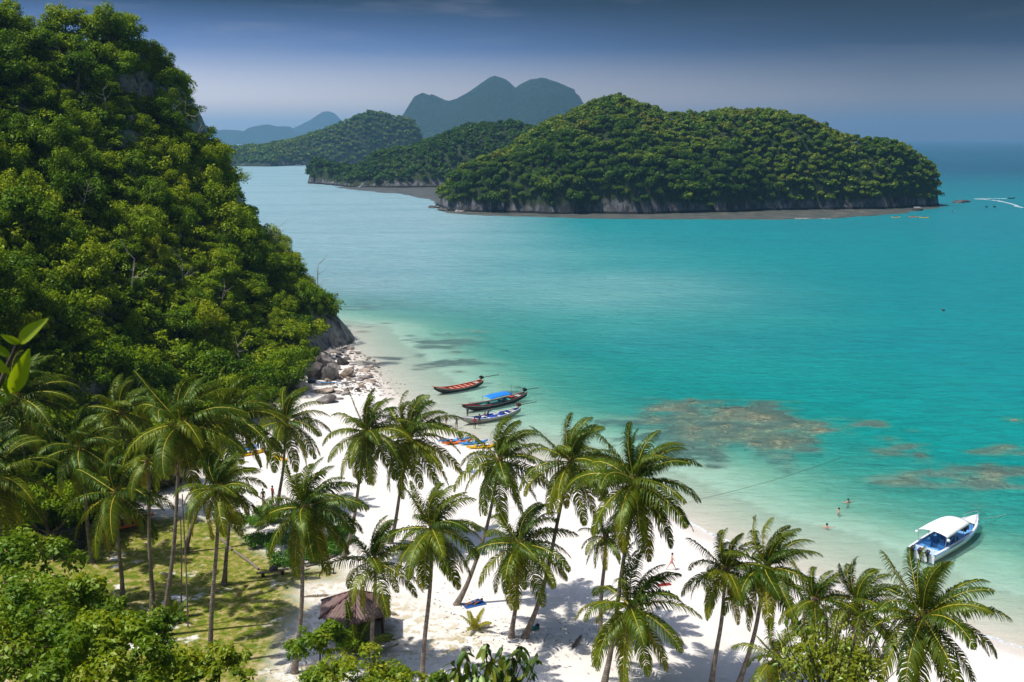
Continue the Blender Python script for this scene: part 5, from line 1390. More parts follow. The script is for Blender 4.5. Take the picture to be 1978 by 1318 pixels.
def speedboat():
    bow, stern = P(1888, 1003, .8), P(1779, 1068, .8)
    root = empty('speedboat', (0, 0, 0)); L = place_boat(root, bow, stern); W = 3.3
    tag(root, 'white speedboat with light blue deck, white canopy and outboard motors', 'speedboat')
    rows = hull_rows(L, W, .35, 1.35, 1.0, .95, .88, 28, bowpow=2.6, full=.42)
    loft('hull', rows, P_['hull_white'], root)
    loft('deck', hull_rows(L * .975, W, .3, 1.3, .97, .92, .88, 28, inset=.22, floor=.35, bowpow=2.6, full=.42), P_['deck_blue'], root)
    for s_ in (0, 8):
        inner = [Vector(r[s_]) for r in rows]
        sg_ = -1 if s_ == 0 else 1
        rr = [[(p.x, p.y, p.z + .02), (p.x - .0, p.y + sg_ * .06, p.z + .07), (p.x, p.y + sg_ * .24 * min(1, abs(p.y) * 2), p.z + .03)] for p in inner]
        loft('side_deck', rr, P_['hull_white'], root)
        tube('rub_rail', [p + Vector((0, -sg_ * .03, -.10)) for p in inner], .055, P_['deck_blue'], root, 5)
    bm = bmesh.new(); box(bm, .06, 0, .45, .10, W * .84, .9, .02); mesh_obj('transom', bm, P_['hull_white'], root)
    bm = bmesh.new(); box(bm, L * .11, 0, .62, .12, W * .80, .5, .02); mesh_obj('splash_well', bm, P_['hull_white'], root)
    # foredeck, hatch and forward seats
    rws = []
    for i in range(8):
        u = .80 + .185 * i / 7; w = max(.02, W / 2 * (1 - ((u - .42) / .58) ** 2.6) - .15); z_ = sheer_z(u, 1.35, 1.0, .95) + .02
        rws.append([(L * u, w, z_), (L * u, w * .5, z_ + .06), (L * u, 0, z_ + .09), (L * u, -w * .5, z_ + .06), (L * u, -w, z_)])
    loft('fore_deck', rws, P_['hull_white'], root, solid=.03)
    bm = bmesh.new(); box(bm, L * .79, 0, .72, .14, 1.5, .75, .03); mesh_obj('bow_bulkhead', bm, P_['deck_blue'], root)
    bm = bmesh.new(); box(bm, L * .782, 0, .76, .14, .62, .5, .02); mesh_obj('cabin_hatch', bm, P_['dark_glass'], root)
    for s_ in (-1, 1):
        bm = bmesh.new(); box(bm, L * .69, s_ * 1.02, .55, 1.7, .38, .4, .05); mesh_obj('bow_bench', bm, P_['cushion_blue'], root)
    for k in range(3):
        for s_ in (-1, 1):
            bm = bmesh.new(); box(bm, L * (.24 + .11 * k), s_ * .75, .58, .5, .8, .42, .06); box(bm, L * (.24 + .11 * k) - .24, s_ * .75, .92, .10, .8, .5, .04); mesh_obj('seat', bm, P_['cushion_blue'], root)
    bm = bmesh.new(); box(bm, L * .585, .55, .75, .35, .8, .8, .06); con = mesh_obj('console', bm, P_['hull_white'], root)
    bm = bmesh.new(); box(bm, L * .60, 0, 1.30, .05, W * .66, .42, .02, rot=(.3, 'Y')); mesh_obj('windscreen', bm, P_['dark_glass'], root)
    # soft canopy, domed and narrower at the front
    rws = []; x0, x1 = L * .17, L * .62
    for i in range(11):
        f = i / 10; x = x0 + (x1 - x0) * f; w = 1.52 - .22 * f ** 2; h_ = 2.30 - .12 * abs(f - .4) - (.22 * max(0, f - .8) * 5 * .5)
        rws.append([(x, w * a, h_ + .26 * (1 - abs(a) ** 2.4) - (.14 if abs(a) == 1 else 0)) for a in (-1, -.97, -.8, -.5, -.2, .2, .5, .8, .97, 1)])
    loft('canopy', rws, P_['canopy_white'], root, solid=.03)
    for f in (.0, .33, .66, 1.0):
        for s_ in (-1, 1):
            x = x0 + (x1 - x0) * f
            tube('canopy_post', [(x + (.5 if f > .1 else 0), s_ * 1.40, .98), (x, s_ * (1.50 - .22 * f * f), 2.2)], .03, P_['steel'], root, 5)
    for s_ in (-1, 1):
        tube('canopy_brace', [(x0 + .4, s_ * 1.42, 1.0), (x0 + 2.2, s_ * 1.48, 2.2)], .022, P_['steel'], root, 5)
        bm = bmesh.new(); bmesh.ops.create_uvsphere(bm, u_segments=10, v_segments=8, radius=.17); lp = mesh_obj('side_lamp', bm, P_['hull_white'], root, True); lp.location = (x0 + .05, s_ * 1.66, 1.95)
    for yy in (-.5, .35): tube('aerial', [(x0 + .3, yy, 2.45), (x0 + .28, yy, 3.1)], .015, P_['steel'], root, 4)
    tube('bow_rail', [(L * .84, .72, 1.3), (L * .86, .70, 1.62), (L * .95, .34, 1.74), (L * .985, 0, 1.78), (L * .95, -.34, 1.74), (L * .86, -.70, 1.62), (L * .84, -.72, 1.3)], .025, P_['steel'], root, 5)
    for yy in (-.78, 0, .78):
        bm = bmesh.new(); box(bm, 0, 0, 0, .62, .42, .34, .10); box(bm, -.04, 0, -.30, .40, .28, .36, .05); eng = mesh_obj('outboard_motor', bm, P_['engine_black'], root, True)
        eng.location = (-.30, yy, 1.20); eng.rotation_euler = (0, -.30, 0)
        bm = bmesh.new(); box(bm, -.06, 0, -.75, .22, .12, .75, .03); box(bm, -.12, 0, -1.12, .5, .10, .10, .03); mesh_obj('lower_unit', bm, P_['paint_dark'], eng)
        bm = bmesh.new(); box(bm, .02, 0, .13, .36, .30, .05, .02); mesh_obj('cowl_top', bm, P_['cloth_pink' if yy == 0 else 'plank_grey'], eng)
    return root
speedboat()
# mooring and swim lines
def rope(label, ptsl, rad, mat, name='rope'):
    o_ = tube(name, ptsl, rad, P_[mat], None, 5); tag(o_, label, 'rope'); return o_
a_, b_ = P(1330, 970, .06), P(1625, 884, .06)
rope('thin dark line floating on the shallows towards the reef', [a_ + (b_ - a_) * (k / 14) + Vector((0, -.9 * math.sin(k / 14 * math.pi), .02)) for k in range(15)], .020, 'rope_dark')
a_, b_ = P(1890, 1002, 1.2), P(1995, 965, .05)
rope('pale anchor line running from the speedboat bow out of the picture', [a_ + (b_ - a_) * (k / 8) + Vector((0, 0, -1.1 * math.sin(k / 8 * math.pi) * .6)) for k in range(9)], .03, 'rope_pale')
rp = [PG(*z3(X, Y)) + Vector((0, 0, h)) for X, Y, h in [(100, 905, .6), (210, 890, 1.0), (290, 915, .7), (400, 930, .6), (520, 928, .6), (620, 918, .5), (720, 925, .2)]]
rope('bright blue rope slung over the dark boulders', rp, .06, 'rope_blue')

# ------------------------------------------------------------------ kayaks
def kayak(label, px0, px1, col, group=None, W=.78, z=None, double=True, name='kayak', lift=0.0):
    p0, p1 = PG(*px0), PG(*px1)
    if z is not None: p0.z = p1.z = z
    root = empty(name, p0 + Vector((0, 0, .16 + lift))); d = p1 - p0; L = d.length; root.rotation_euler = (0, -math.asin(max(-.3, min(.3, d.z / L))), math.atan2(d.y, d.x))
    tag(root, label, 'kayak', group)
    rows = []
    for i in range(19):
        u = i / 18; w = max(.02, W / 2 * math.sin(min(1, max(0, u)) * math.pi) ** .6); rk_ = .22 * (abs(2 * u - 1)) ** 2.6
        rows.append([(L * u, w * math.cos(a), rk_ + (.17 if math.sin(a) > 0 else .16) * math.sin(a)) for a in np.linspace(0, 2 * math.pi, 13)])
    loft('hull', rows, P_[col], root)
    for c in ((.36, .66) if double else (.5,)):
        bm = bmesh.new(); box(bm, 0, 0, 0, .85, W * .56, .05, .02); st = mesh_obj('seat_well', bm, P_['paint_dark'], root); st.location = (L * c, 0, .165)
        bm = bmesh.new(); box(bm, -.36, 0, .14, .07, W * .5, .26, .02); mesh_obj('backrest', bm, P_[col], st)
    return root, L
KG = 'kayaks pulled up on the sand'
kayak('pale blue kayak at the back of the four on the sand', (848, 856), (908, 850), 'plastic_blue', KG)
kayak('orange-red kayak among the four on the sand', (853, 861), (913, 854), 'plastic_orange', KG, lift=.05)
kayak('bright blue kayak in the middle of the four on the sand', (886, 861), (942, 855), 'plastic_blue', KG)
kayak('yellow kayak nearest the palms among the four on the sand', (901, 868), (962, 863), 'plastic_yellow', KG)
for k, (a, b_, c, lb) in enumerate([((455, 862), (489, 853), 'plastic_white', 'white kayak farthest back in the row beside the leaning palm crown'), ((457, 868), (492, 858), 'plank_grey', 'grey kayak second from the back in the row'), ((459, 874), (500, 864), 'plastic_blue', 'light blue kayak in the row between grey and yellow'), ((462, 884), (514, 872), 'plastic_yellow', 'yellow kayak at the near end of the row'),
        ((528, 882), (556, 893), 'plastic_yellow', 'orange-yellow kayak behind the palm over the kayaks')]):
    kayak(lb, a, b_, c, 'kayaks laid in a row on the left of the beach')
kayak('long orange kayak nearest the lawn under the broad palm', (196, 1032), (292, 1014), 'plastic_orange', 'orange kayaks beside the lawn', W=.9, lift=.25)
kayak('long orange kayak behind the near one beside the lawn', (205, 1022), (298, 1004), 'plastic_orange', 'orange kayaks beside the lawn', W=.9, lift=.3)
kayak('grey and white kayak on the grass left of the orange ones', (178, 1050), (212, 1036), 'plastic_white', None)

# ------------------------------------------------------------------ people
def skin_mesh(name, verts, edges, mat, parent, sub=1):
    """verts: name -> (x, y, z, r)"""
    keys = list(verts); me = bpy.data.meshes.new(name)
    bm = bmesh.new(); sl = bm.verts.layers.skin.verify(); vv = {}
    for i, k in enumerate(keys):
        v = bm.verts.new(verts[k][:3]); r = verts[k][3]; v[sl].radius = (r, r); v[sl].use_root = (i == 0); vv[k] = v
    for a, b_ in edges: bm.edges.new((vv[a], vv[b_]))
    bm.to_mesh(me); bm.free()
    me.materials.append(mat); o_ = link(name, me, parent)
    md = o_.modifiers.new('skin', 'SKIN'); md.use_smooth_shade = True
    sb = o_.modifiers.new('sub', 'SUBSURF'); sb.levels = sub; sb.render_levels = sub
    return o_
def person(label, loc, rz, pose, skin='skin_tan', shirt=None, shorts='cloth_navy', scale=1.0, tilt=None, group=None):
    root = empty('person', loc, rz, scale); tag(root, label, 'person', group)
    if tilt: root.rotation_euler = (tilt, 0, rz)
    st = dict(stand=0, walk=1, lean=2, crouch=3, reach=4)
    lean = {'stand': .03, 'walk': .06, 'lean': .55, 'crouch': .45, 'reach': .15, 'swim': .0, 'lie': .0}[pose]
    hz = .93 if pose != 'crouch' else .55
    def up(h, y=0): return (0.0, math.sin(lean) * h + y, hz + math.cos(lean) * h)
    J = {'pelvis': (*up(0), .125), 'waist': (*up(.18), .11), 'chest': (*up(.36), .145), 'neck': (*up(.55), .055), 'jaw': (*up(.62, .02), .075), 'head': (*up(.71, .01), .098), 'crown': (*up(.78, 0), .07)}
    E = [('pelvis', 'waist'), ('waist', 'chest'), ('chest', 'neck'), ('neck', 'jaw'), ('jaw', 'head'), ('head', 'crown')]
    for s_, nm in ((-1, 'l'), (1, 'r')):
        sh = up(.46); ph = s_ * (.30 if pose == 'walk' else .0)
        J['sh' + nm] = (s_ * .18, sh[1], sh[2], .062)
        if pose in ('lean', 'reach', 'crouch'):
            J['el' + nm] = (s_ * .21, sh[1] + .20, sh[2] - .16, .044); J['wr' + nm] = (s_ * .17, sh[1] + .42, sh[2] - .22, .03)
        elif pose == 'swim':
            J['el' + nm] = (s_ * .40, sh[1] + .05, sh[2] - .06, .044); J['wr' + nm] = (s_ * .62, sh[1] + .12, sh[2] - .02, .03)
        else:
            J['el' + nm] = (s_ * .24, sh[1] - ph * .45, sh[2] - .27, .044); J['wr' + nm] = (s_ * .25, sh[1] - ph * .7 + .08, sh[2] - .50, .03)
        el, wr = Vector(J['el' + nm][:3]), Vector(J['wr' + nm][:3]); d = (wr - el).normalized(); sd = Vector((0, 1, 0)).cross(d)
        sd = sd.normalized() if sd.length > .1 else Vector((1, 0, 0))
        J['pa' + nm] = (*(wr + d * .07), .034)
        E += [('chest', 'sh' + nm), ('sh' + nm, 'el' + nm), ('el' + nm, 'wr' + nm), ('wr' + nm, 'pa' + nm)]
        for k, (o1, ln) in enumerate([(-.030, .075), (-.010, .088), (.010, .083), (.030, .065)]):
            J[f'f{k}{nm}'] = (*(wr + d * (.075 + ln) + sd * o1 * 1.5 + Vector((0, .012, 0))), .009); E.append(('pa' + nm, f'f{k}{nm}'))
        J['th' + nm] = (*(wr + d * .085 + Vector((0, .05, 0))), .010); E.append(('wr' + nm, 'th' + nm))
        hp = (s_ * .095, 0, hz - .05)
        J['hi' + nm] = (*hp, .088)
        if pose == 'walk': kn = (s_ * .09, ph * .75, .50); an = (s_ * .08, ph * 1.35 - (.10 if s_ < 0 else 0), .10)
        elif pose == 'crouch': kn = (s_ * .16, .38, .50); an = (s_ * .13, .05, .09)
        elif pose == 'lean': kn = (s_ * .10, .03, .49); an = (s_ * .11, -.03, .09)
        else: kn = (s_ * .10, .01, .50); an = (s_ * .11, -.01, .09)
        J['kn' + nm] = (*kn, .058); J['an' + nm] = (*an, .038); J['to' + nm] = (an[0], an[1] + .15, an[2] - .06, .034)
        E += [('pelvis', 'hi' + nm), ('hi' + nm, 'kn' + nm), ('kn' + nm, 'an' + nm), ('an' + nm, 'to' + nm)]
    skin_mesh('body', J, E, P_[skin], root, 2)
    # hair, nose and ears sit on the head
    hd = Vector(J['head'][:3])
    bm = bmesh.new(); bmesh.ops.create_uvsphere(bm, u_segments=12, v_segments=8, radius=.112)
    bmesh.ops.delete(bm, geom=[v for v in bm.verts if v.co.z < -.02 and v.co.y > -.02], context='VERTS')
    h_ = mesh_obj('hair', bm, P_['hair_black'], root, True); h_.location = hd + Vector((0, -.015, .035))
    bm = bmesh.new(); box(bm, 0, .105, -.02, .025, .04, .04, .008)
    for s_ in (-1, 1): box(bm, s_ * .10, 0, -.015, .02, .04, .055, .006)
    f_ = mesh_obj('face', bm, P_[skin], root); f_.location = hd
    if shorts:
        S_ = {k: J[k] for k in ('pelvis', 'hil', 'hir')}; S_['pelvis'] = (*J['pelvis'][:3], .145); S_['w'] = (*up(.08), .13)
        for nm in 'lr':
            a, b_ = Vector(J['hi' + nm][:3]), Vector(J['kn' + nm][:3]); S_['hi' + nm] = (*a, .108); S_['t' + nm] = (*(a + (b_ - a) * .62), .092)
        skin_mesh('shorts', S_, [('pelvis', 'w'), ('pelvis', 'hil'), ('pelvis', 'hir'), ('hil', 'tl'), ('hir', 'tr')], P_[shorts], root, 1)
    if shirt:
        S_ = {'chest': (*J['chest'][:3], .165), 'waist': (*J['waist'][:3], .14), 'hem': (*up(.02), .145), 'top': (*up(.49), .09)}
        ed = [('chest', 'waist'), ('waist', 'hem'), ('chest', 'top')]
        for nm in 'lr':
            a, b_ = Vector(J['sh' + nm][:3]), Vector(J['el' + nm][:3]); S_['s' + nm] = (*a, .08); S_['e' + nm] = (*(a + (b_ - a) * .6), .064); ed += [('chest', 's' + nm), ('s' + nm, 'e' + nm)]
        skin_mesh('shirt', S_, ed, P_[shirt], root, 1)
    return root
def stand_at(px, py): p = PG(px, py); return p
def faceto(a, b_): return math.atan2(-(b_.x - a.x), (b_.y - a.y))
bowP = P(900, 812, .5)
q = stand_at(882, 828); person('bare-chested man holding the bow of the blue longtail boat', q, faceto(q, bowP), 'reach', 'skin_dark', None, 'cloth_grey', 1.08)
q = stand_at(917, 829); person('man in a dark red top standing at the near side of the blue boat', q, faceto(q, P(935, 805)), 'stand', 'skin_dark', 'cloth_red', 'cloth_navy', 1.05)
q = stand_at(926, 823); person('man in a navy shirt right beside the red-topped one at the blue boat', q, faceto(q, P(930, 800)), 'reach', 'skin_dark', 'cloth_navy', 'cloth_grey', 1.05)
q = stand_at(903, 806); person('person in dark clothes standing between the two nearer boats', q, faceto(q, P(960, 790)), 'stand', 'skin_dark', 'cloth_navy', 'cloth_navy', 1.0)
M3 = Matrix.Rotation(lt3.rotation_euler.z, 4, 'Z')
q = lt3.location + M3 @ Vector((L3 * .55, .05, .10)); person('person in navy bending over the load inside the blue boat', q, lt3.rotation_euler.z + 1.7, 'lean', 'skin_dark', 'cloth_navy', 'cloth_navy', 1.05)
q = lt3.location + M3 @ Vector((L3 * .60, -.35, .10)); person('person in grey crouching inside the blue boat beside the bending one', q, lt3.rotation_euler.z + .8, 'crouch', 'skin_tan', 'cloth_grey', 'cloth_navy', .95)
q = stand_at(862, 822); person('person in grey shorts standing in the shallows beside a palm crown', q, -.6, 'stand', 'skin_tan', 'cloth_pink', 'cloth_grey', 1.0)
q = stand_at(849, 827); person('person in green walking behind the tips of the palm fronds', q, 1.2, 'walk', 'skin_dark', 'cloth_green', 'cloth_green', 1.0)
q = stand_at(1297, 1101); person('woman in a pink swimsuit walking alone across the sand', q, -1.45, 'walk', 'skin_pale', None, 'cloth_pink', 1.0)
q = stand_at(509, 974); person('person in grey-green clothes at the foot of the palm over the kayaks', q, .5, 'stand', 'skin_tan', 'cloth_green', 'cloth_navy', 1.05)
q = stand_at(527, 968); person('person in a red shirt beside the palm trunk over the kayaks', q, -.8, 'stand', 'skin_dark', 'cloth_red', 'cloth_navy', 1.05)
for px, py, lb, rz in [(1638, 972, 'swimmer farthest from the beach, shoulders above the water', .3), (1620, 990, 'swimmer in the middle stretching both arms', 1.3), (1597, 1019, 'swimmer nearest the beach with only the head showing', -.4)]:
    p = P(px, py, 0); person(lb, (p.x, p.y, -1.42 if 'head' not in lb else -1.50), rz, 'swim', 'skin_pale', None, 'cloth_navy', 1.12)
# sunbather lying under the leaning palm
p = PG(916, 1168)
bm = bmesh.new(); bmesh.ops.create_grid(bm, x_segments=14, y_segments=8, size=.5)
for v in bm.verts: v.co.x *= 2.0; v.co.y *= 1.0; v.co.z = .03 * float(fbm(v.co.x * 3, v.co.y * 3, 4))
bmesh.ops.solidify(bm, geom=bm.faces[:], thickness=.02)
o_ = mesh_obj('towel', bm, P_['towel_blue'], None, True); o_.location = p + Vector((0, 0, .05)); o_.rotation_euler = (0, 0, .5); tag(o_, 'blue towel under the sunbather by the leaning palm', 'towel')
person('sunbather in blue lying on the towel under the leaning palm', p + Vector((-.80, -.42, .22)), -1.07, 'stand', 'skin_tan', 'towel_blue', 'towel_blue', 1.0, tilt=-1.5)
def towel(label, px, py, col, sx, sy, rz):
    p = PG(px, py); bm = bmesh.new(); bmesh.ops.create_grid(bm, x_segments=12, y_segments=6, size=.5)
    for v in bm.verts: v.co.x *= sx; v.co.y *= sy; v.co.z = .05 * float(fbm(v.co.x * 2.5, v.co.y * 2.5, 8))
    bmesh.ops.solidify(bm, geom=bm.faces[:], thickness=.02)
    o_ = mesh_obj('towel', bm, P_[col], None, True); o_.location = p + Vector((0, 0, .05)); o_.rotation_euler = (0, 0, rz); tag(o_, label, 'towel')
towel('violet-blue towel lying on open sand above the leaning palm crown', 905, 912, 'towel_violet', 2.2, .9, .1)
towel('red towel half hidden behind the fronds of the palm with coconuts', 1283, 1130, 'cloth_red', 1.3, .5, .3)
# beach bags
p = PG(1031, 1217); root = empty('beach_bag', p, .4); tag(root, 'teal beach bag in the shade of the crossing palms', 'bag')
bm = bmesh.new(); box(bm, 0, 0, .17, .60, .34, .34, .08); mesh_obj('bag_body', bm, P_['bag_teal'], root, True)
tube('handle', [(-.2, 0, .33), (-.12, 0, .5), (.12, 0, .5), (.2, 0, .33)], .018, P_['cloth_navy'], root, 5)
p = PG(1038, 1214); root = empty('backpack', p, .2); tag(root, 'dark backpack leaning on the teal beach bag', 'backpack')
bm = bmesh.new(); box(bm, 0, 0, .22, .36, .28, .44, .09); mesh_obj('pack_body', bm, P_['cloth_navy'], root, True)
bm = bmesh.new(); box(bm, 0, -.17, .15, .26, .10, .2, .04); mesh_obj('front_pocket', bm, P_['cloth_grey'], root, True)
# barrels
def barrel(label, px, py, col, s_=1.0):
    p = PG(px, py); root = empty('barrel', p, 0, s_); tag(root, label, 'barrel')
    prof = [(0, 0), (.27, 0), (.285, .04), (.28, .28), (.295, .30), (.28, .32), (.28, .56), (.295, .58), (.28, .60), (.285, .84), (.27, .88)]
    rows = [[(r * math.cos(a), r * math.sin(a), z) for a in np.linspace(0, 2 * math.pi, 17)] for r, z in prof]
    loft('drum', rows, P_[col], root)
    rows = [[(r * math.cos(a), r * math.sin(a), z) for a in np.linspace(0, 2 * math.pi, 17)] for r, z in ((.265, .87), (.26, .85), (0.001, .85))]
    loft('lid', rows, P_['paint_dark'], root)
barrel('black drum standing on the lawn left of the grey kayak', 158, 1060, 'drum_black', 1.1)
barrel('blue barrel in the dark shade at the edge of the lawn', 80, 1024, 'barrel_blue', 1.3)
towel('yellow cloth on the ground at the left edge of the lawn', 54, 1036, 'plastic_yellow', 1.3, .8, .4)
towel('orange cloth on the blocky grey boulder', 632, 767, 'plastic_orange', 1.0, .6, .2)
# rough log bench and fallen logs round the creeper bed
p = PG(527, 1112); root = empty('log_bench', p + Vector((0, 0, 0)), .35); tag(root, 'rough log bench at the corner of the creeper bed', 'bench')
bm = bmesh.new(); box(bm, 0, 0, .45, 3.0, .35, .10, .02); mesh_obj('seat', bm, P_['log_grey'], root)
for s_ in (-1, 1): tube('leg', [(s_ * .9, 0, -.1), (s_ * .9, 0, .42)], .16, P_['post_dark'], root, 8)
bm = bmesh.new(); box(bm, .1, .1, .68, .8, .4, .34, .08); o_ = mesh_obj('dark_bag', bm, P_['cloth_grey'], None, True); o_.location = p; o_.rotation_euler = (0, 0, .35); tag(o_, 'dark bag lying on the log bench', 'bag')
for lb, a, b_ in [('grey log edging the creeper bed right of the bench', (590, 1096), (620, 1088)), ('second grey log edging the creeper bed, nearer the hut', (622, 1086), (648, 1074)), ('thin log along the left border of the creeper bed', (452, 1066), (500, 1102)), ('thin log at the upper left border of the creeper bed', (425, 1042), (448, 1064))]:
    p0, p1 = PG(*a) + Vector((0, 0, .1)), PG(*b_) + Vector((0, 0, .1))
    o_ = tube('log', [p0, (p0 + p1) / 2 + Vector((.05, .05, .03)), p1], [.12, .14, .11], P_['log_grey'], None, 7); tag(o_, lb, 'log', 'logs round the creeper bed')
p = PG(641, 1108); root = empty('wooden_stool', p); tag(root, 'small wooden stool on the sand between hut and creeper bed', 'stool')
bm = bmesh.new(); box(bm, 0, 0, .45, .45, .35, .06, .01); mesh_obj('seat', bm, P_['post_dark'], root)
for sx in (-1, 1):
    for sy in (-1, 1): tube('leg', [(sx * .18, sy * .13, 0), (sx * .16, sy * .11, .43)], .03, P_['post_dark'], root, 5)
# two thin leaning poles on the lawn
for lb, a, b_ in [('thin pale pole standing on the lawn, right one of two', (363, 1212), (352, 955)), ('thin pale pole standing on the lawn, left one of two', (350, 1172), (349, 1000))]:
    p0 = PG(*a); p1 = A(b_[0], b_[1], p0.y); o_ = tube('pole', [p0 - Vector((0, 0, .3)), (p0 + p1) / 2 + Vector((.06, 0, 0)), p1], [.07, .06, .045], P_['log_grey'], None, 6); tag(o_, lb, 'pole')

# ------------------------------------------------------------------ hut with a hexagonal tiled roof
def hut():
    c = PG(688, 1222); root = empty('beach_hut', c, .12); tag(root, 'open brown hut with a hexagonal corrugated roof', 'hut')
    Rr, zl, zt = 3.25, 2.25, 3.75; az0 = math.radians(30)
    cor = [Vector((Rr * math.cos(az0 + k * math.pi / 3), Rr * math.sin(az0 + k * math.pi / 3), zl)) for k in range(6)]
    ap = Vector((0, 0, zt))
    for k in range(6):
        a, b_ = cor[k], cor[(k + 1) % 6]; e = (b_ - a); Lw = e.length; n_ = e.cross(ap - a).normalized()
        if n_.z < 0: n_ = -n_
        NU, NV = 46, 5; rows = []
        for v in range(NV + 1):
            fv = v / NV * .985
            row = []
            for u in range(NU + 1):
                fu = u / NU; base = a + e * fu; p = base + (ap - base) * 0
                # ribs run down the slope: parallel to the panel axis and cut at the hips
                m = (a + b_) / 2; ax = ap - m; x = (fu - .5) * Lw
                top = 1 - abs(x) / (Lw / 2); q = m + e.normalized() * x + ax * (top * fv)
                rib = .075 * (1 if (u % 4) in (0, 1) else 0)
                lap = .018 * (1 if v % 2 else 0)
                row.append(tuple(q + n_ * (rib + lap)))
            rows.append(row)
        loft('roof_panel', rows, P_['roof_tile_brown'], root, smooth=False, solid=.03)
        tube('ridge_cap', [a + n_ * .05 + (a - ap).normalized() * .08, (a + ap) / 2 + n_ * .06, ap + n_ * .05], [.11, .11, .11], P_['ridge_brown'], root, 6)
        p_ = Vector((a.x * .80, a.y * .80, 0)); tube('post', [p_ - Vector((0, 0, .4)), p_ + Vector((0, 0, zl + .25))], .13, P_['post_dark'], root, 8)
        q_ = Vector((b_.x * .80, b_.y * .80, 0)); tube('beam', [p_ + Vector((0, 0, zl + .12)), q_ + Vector((0, 0, zl + .12))], .09, P_['post_dark'], root, 6)
        if k in (0, 1, 2, 3):
            mid = (p_ + q_) / 2; L_ = (q_ - p_).length; ang = math.atan2(q_.y - p_.y, q_.x - p_.x)
            for j in range(9):
                bm = bmesh.new(); box(bm, 0, 0, .55, L_ / 9.6, .05, 1.3, .008); w_ = mesh_obj('wall_board', bm, P_['post_dark'], root)
                w_.location = p_ + (q_ - p_) * ((j + .5) / 9); w_.rotation_euler = (0, 0, ang)
    bm = bmesh.new(); bmesh.ops.create_cone(bm, cap_ends=True, segments=6, radius1=2.75, radius2=2.7, depth=.22); fl = mesh_obj('floor_slab', bm, P_['concrete'], root); fl.location = (0, 0, .06)
    bm = bmesh.new(); bmesh.ops.create_cone(bm, cap_ends=True, segments=8, radius1=.2, radius2=.08, depth=.22); fn = mesh_obj('finial', bm, P_['plank_grey'], root); fn.location = (0, 0, zt + .12)
    return root
hut()
p = PG(738, 1258); bm = bmesh.new(); box(bm, 0, 0, .06, 3.0, .5, .14, .02); o_ = mesh_obj('kerb_slab', bm, P_['concrete']); o_.location = p; o_.rotation_euler = (0, 0, .95); tag(o_, 'pale concrete slab on the sand right of the hut', 'slab')

# ------------------------------------------------------------------ far boats and paddlers
def small_boat(label, px, py, L, rz, col, roof=None, name='motorboat', crew=1, cat='boat'):
    p = P(px, py, 0); root = empty(name, p, rz); tag(root, label, cat)
    loft('hull', hull_rows(L, L * .28, .2, .9, .55, .5, .7, 14), P_[col], root)
    bm = bmesh.new(); box(bm, L * .45, 0, .35, L * .7, L * .2, .08, .02); mesh_obj('deck', bm, P_['plank_grey'], root)
    bm = bmesh.new(); box(bm, -.1, 0, .75, .4, .35, .6, .08); mesh_obj('motor', bm, P_['engine_black'], root)
    if roof:
        bm = bmesh.new(); box(bm, L * .42, 0, 1.95, L * .55, L * .27, .08, .03); mesh_obj('roof', bm, P_[roof], root)
        for x in (.2, .64):
            for s_ in (-1, 1): tube('roof_post', [(L * x, s_ * L * .11, .4), (L * x, s_ * L * .11, 1.95)], .04, P_['steel'], root, 5)
    return root
small_boat('small dark boat speeding away far right, drawing a white wake', 1948, 384, 5, 0.1, 'paint_dark', cat='boat')
small_boat('small boat with a pale roof under the right end of the island', 1762, 407, 7, .05, 'paint_dark', 'canopy_white')
small_boat('tiny pale boat off the right end of the island', 1840, 411, 2.2, .2, 'plastic_white')
small_boat('white boat moored left of the point of the lower island', 568, 321, 16, .1, 'hull_white', 'canopy_white')
for px, lb in ((1904, 'left one'), (1919, 'right one')):
    small_boat(f'tiny dark boat in the far right water, {lb} of two', px, 401, 2.0, .4, 'paint_dark', name='rowing_boat')
def far_kayak(label, px, py, rz):
    p = P(px, py, 0); root, L = None, None
    root = empty('kayak', p + Vector((0, 0, .1)), rz); tag(root, label, 'kayak', 'paddled kayaks off the island'); L = 5.2
    rows = []
    for i in range(13):
        u = i / 12; w = max(.02, .42 * math.sin(u * math.pi) ** .6)
        rows.append([(L * u, w * math.cos(a), .2 * abs(2 * u - 1) ** 2.5 + .18 * math.sin(a)) for a in np.linspace(0, 2 * math.pi, 9)])
    loft('hull', rows, P_['plastic_yellow' if 'yellow' in label else 'plastic_orange'], root)
    bm = bmesh.new(); box(bm, L * .5, 0, .17, L * .5, .4, .05, .02); mesh_obj('seat_well', bm, P_['paint_dark'], root)
    for k, u in enumerate((.36, .62)):
        q_ = p + Matrix.Rotation(rz, 3, 'Z') @ Vector((L * u, 0, -.28))
        person(f'paddler {"in the stern" if k == 0 else "in the bow"} of the {label}', q_, rz - 1.57, 'crouch', 'skin_tan', 'cloth_red' if k else 'cloth_navy', 'cloth_navy', 1.0)
    return root
far_kayak('yellow kayak on the left, nearest the reef edge', 1722, 421, .15)
far_kayak('orange kayak in the middle of the three', 1754, 420, .05)
far_kayak('yellow kayak on the right of the three', 1775, 421, -.1)
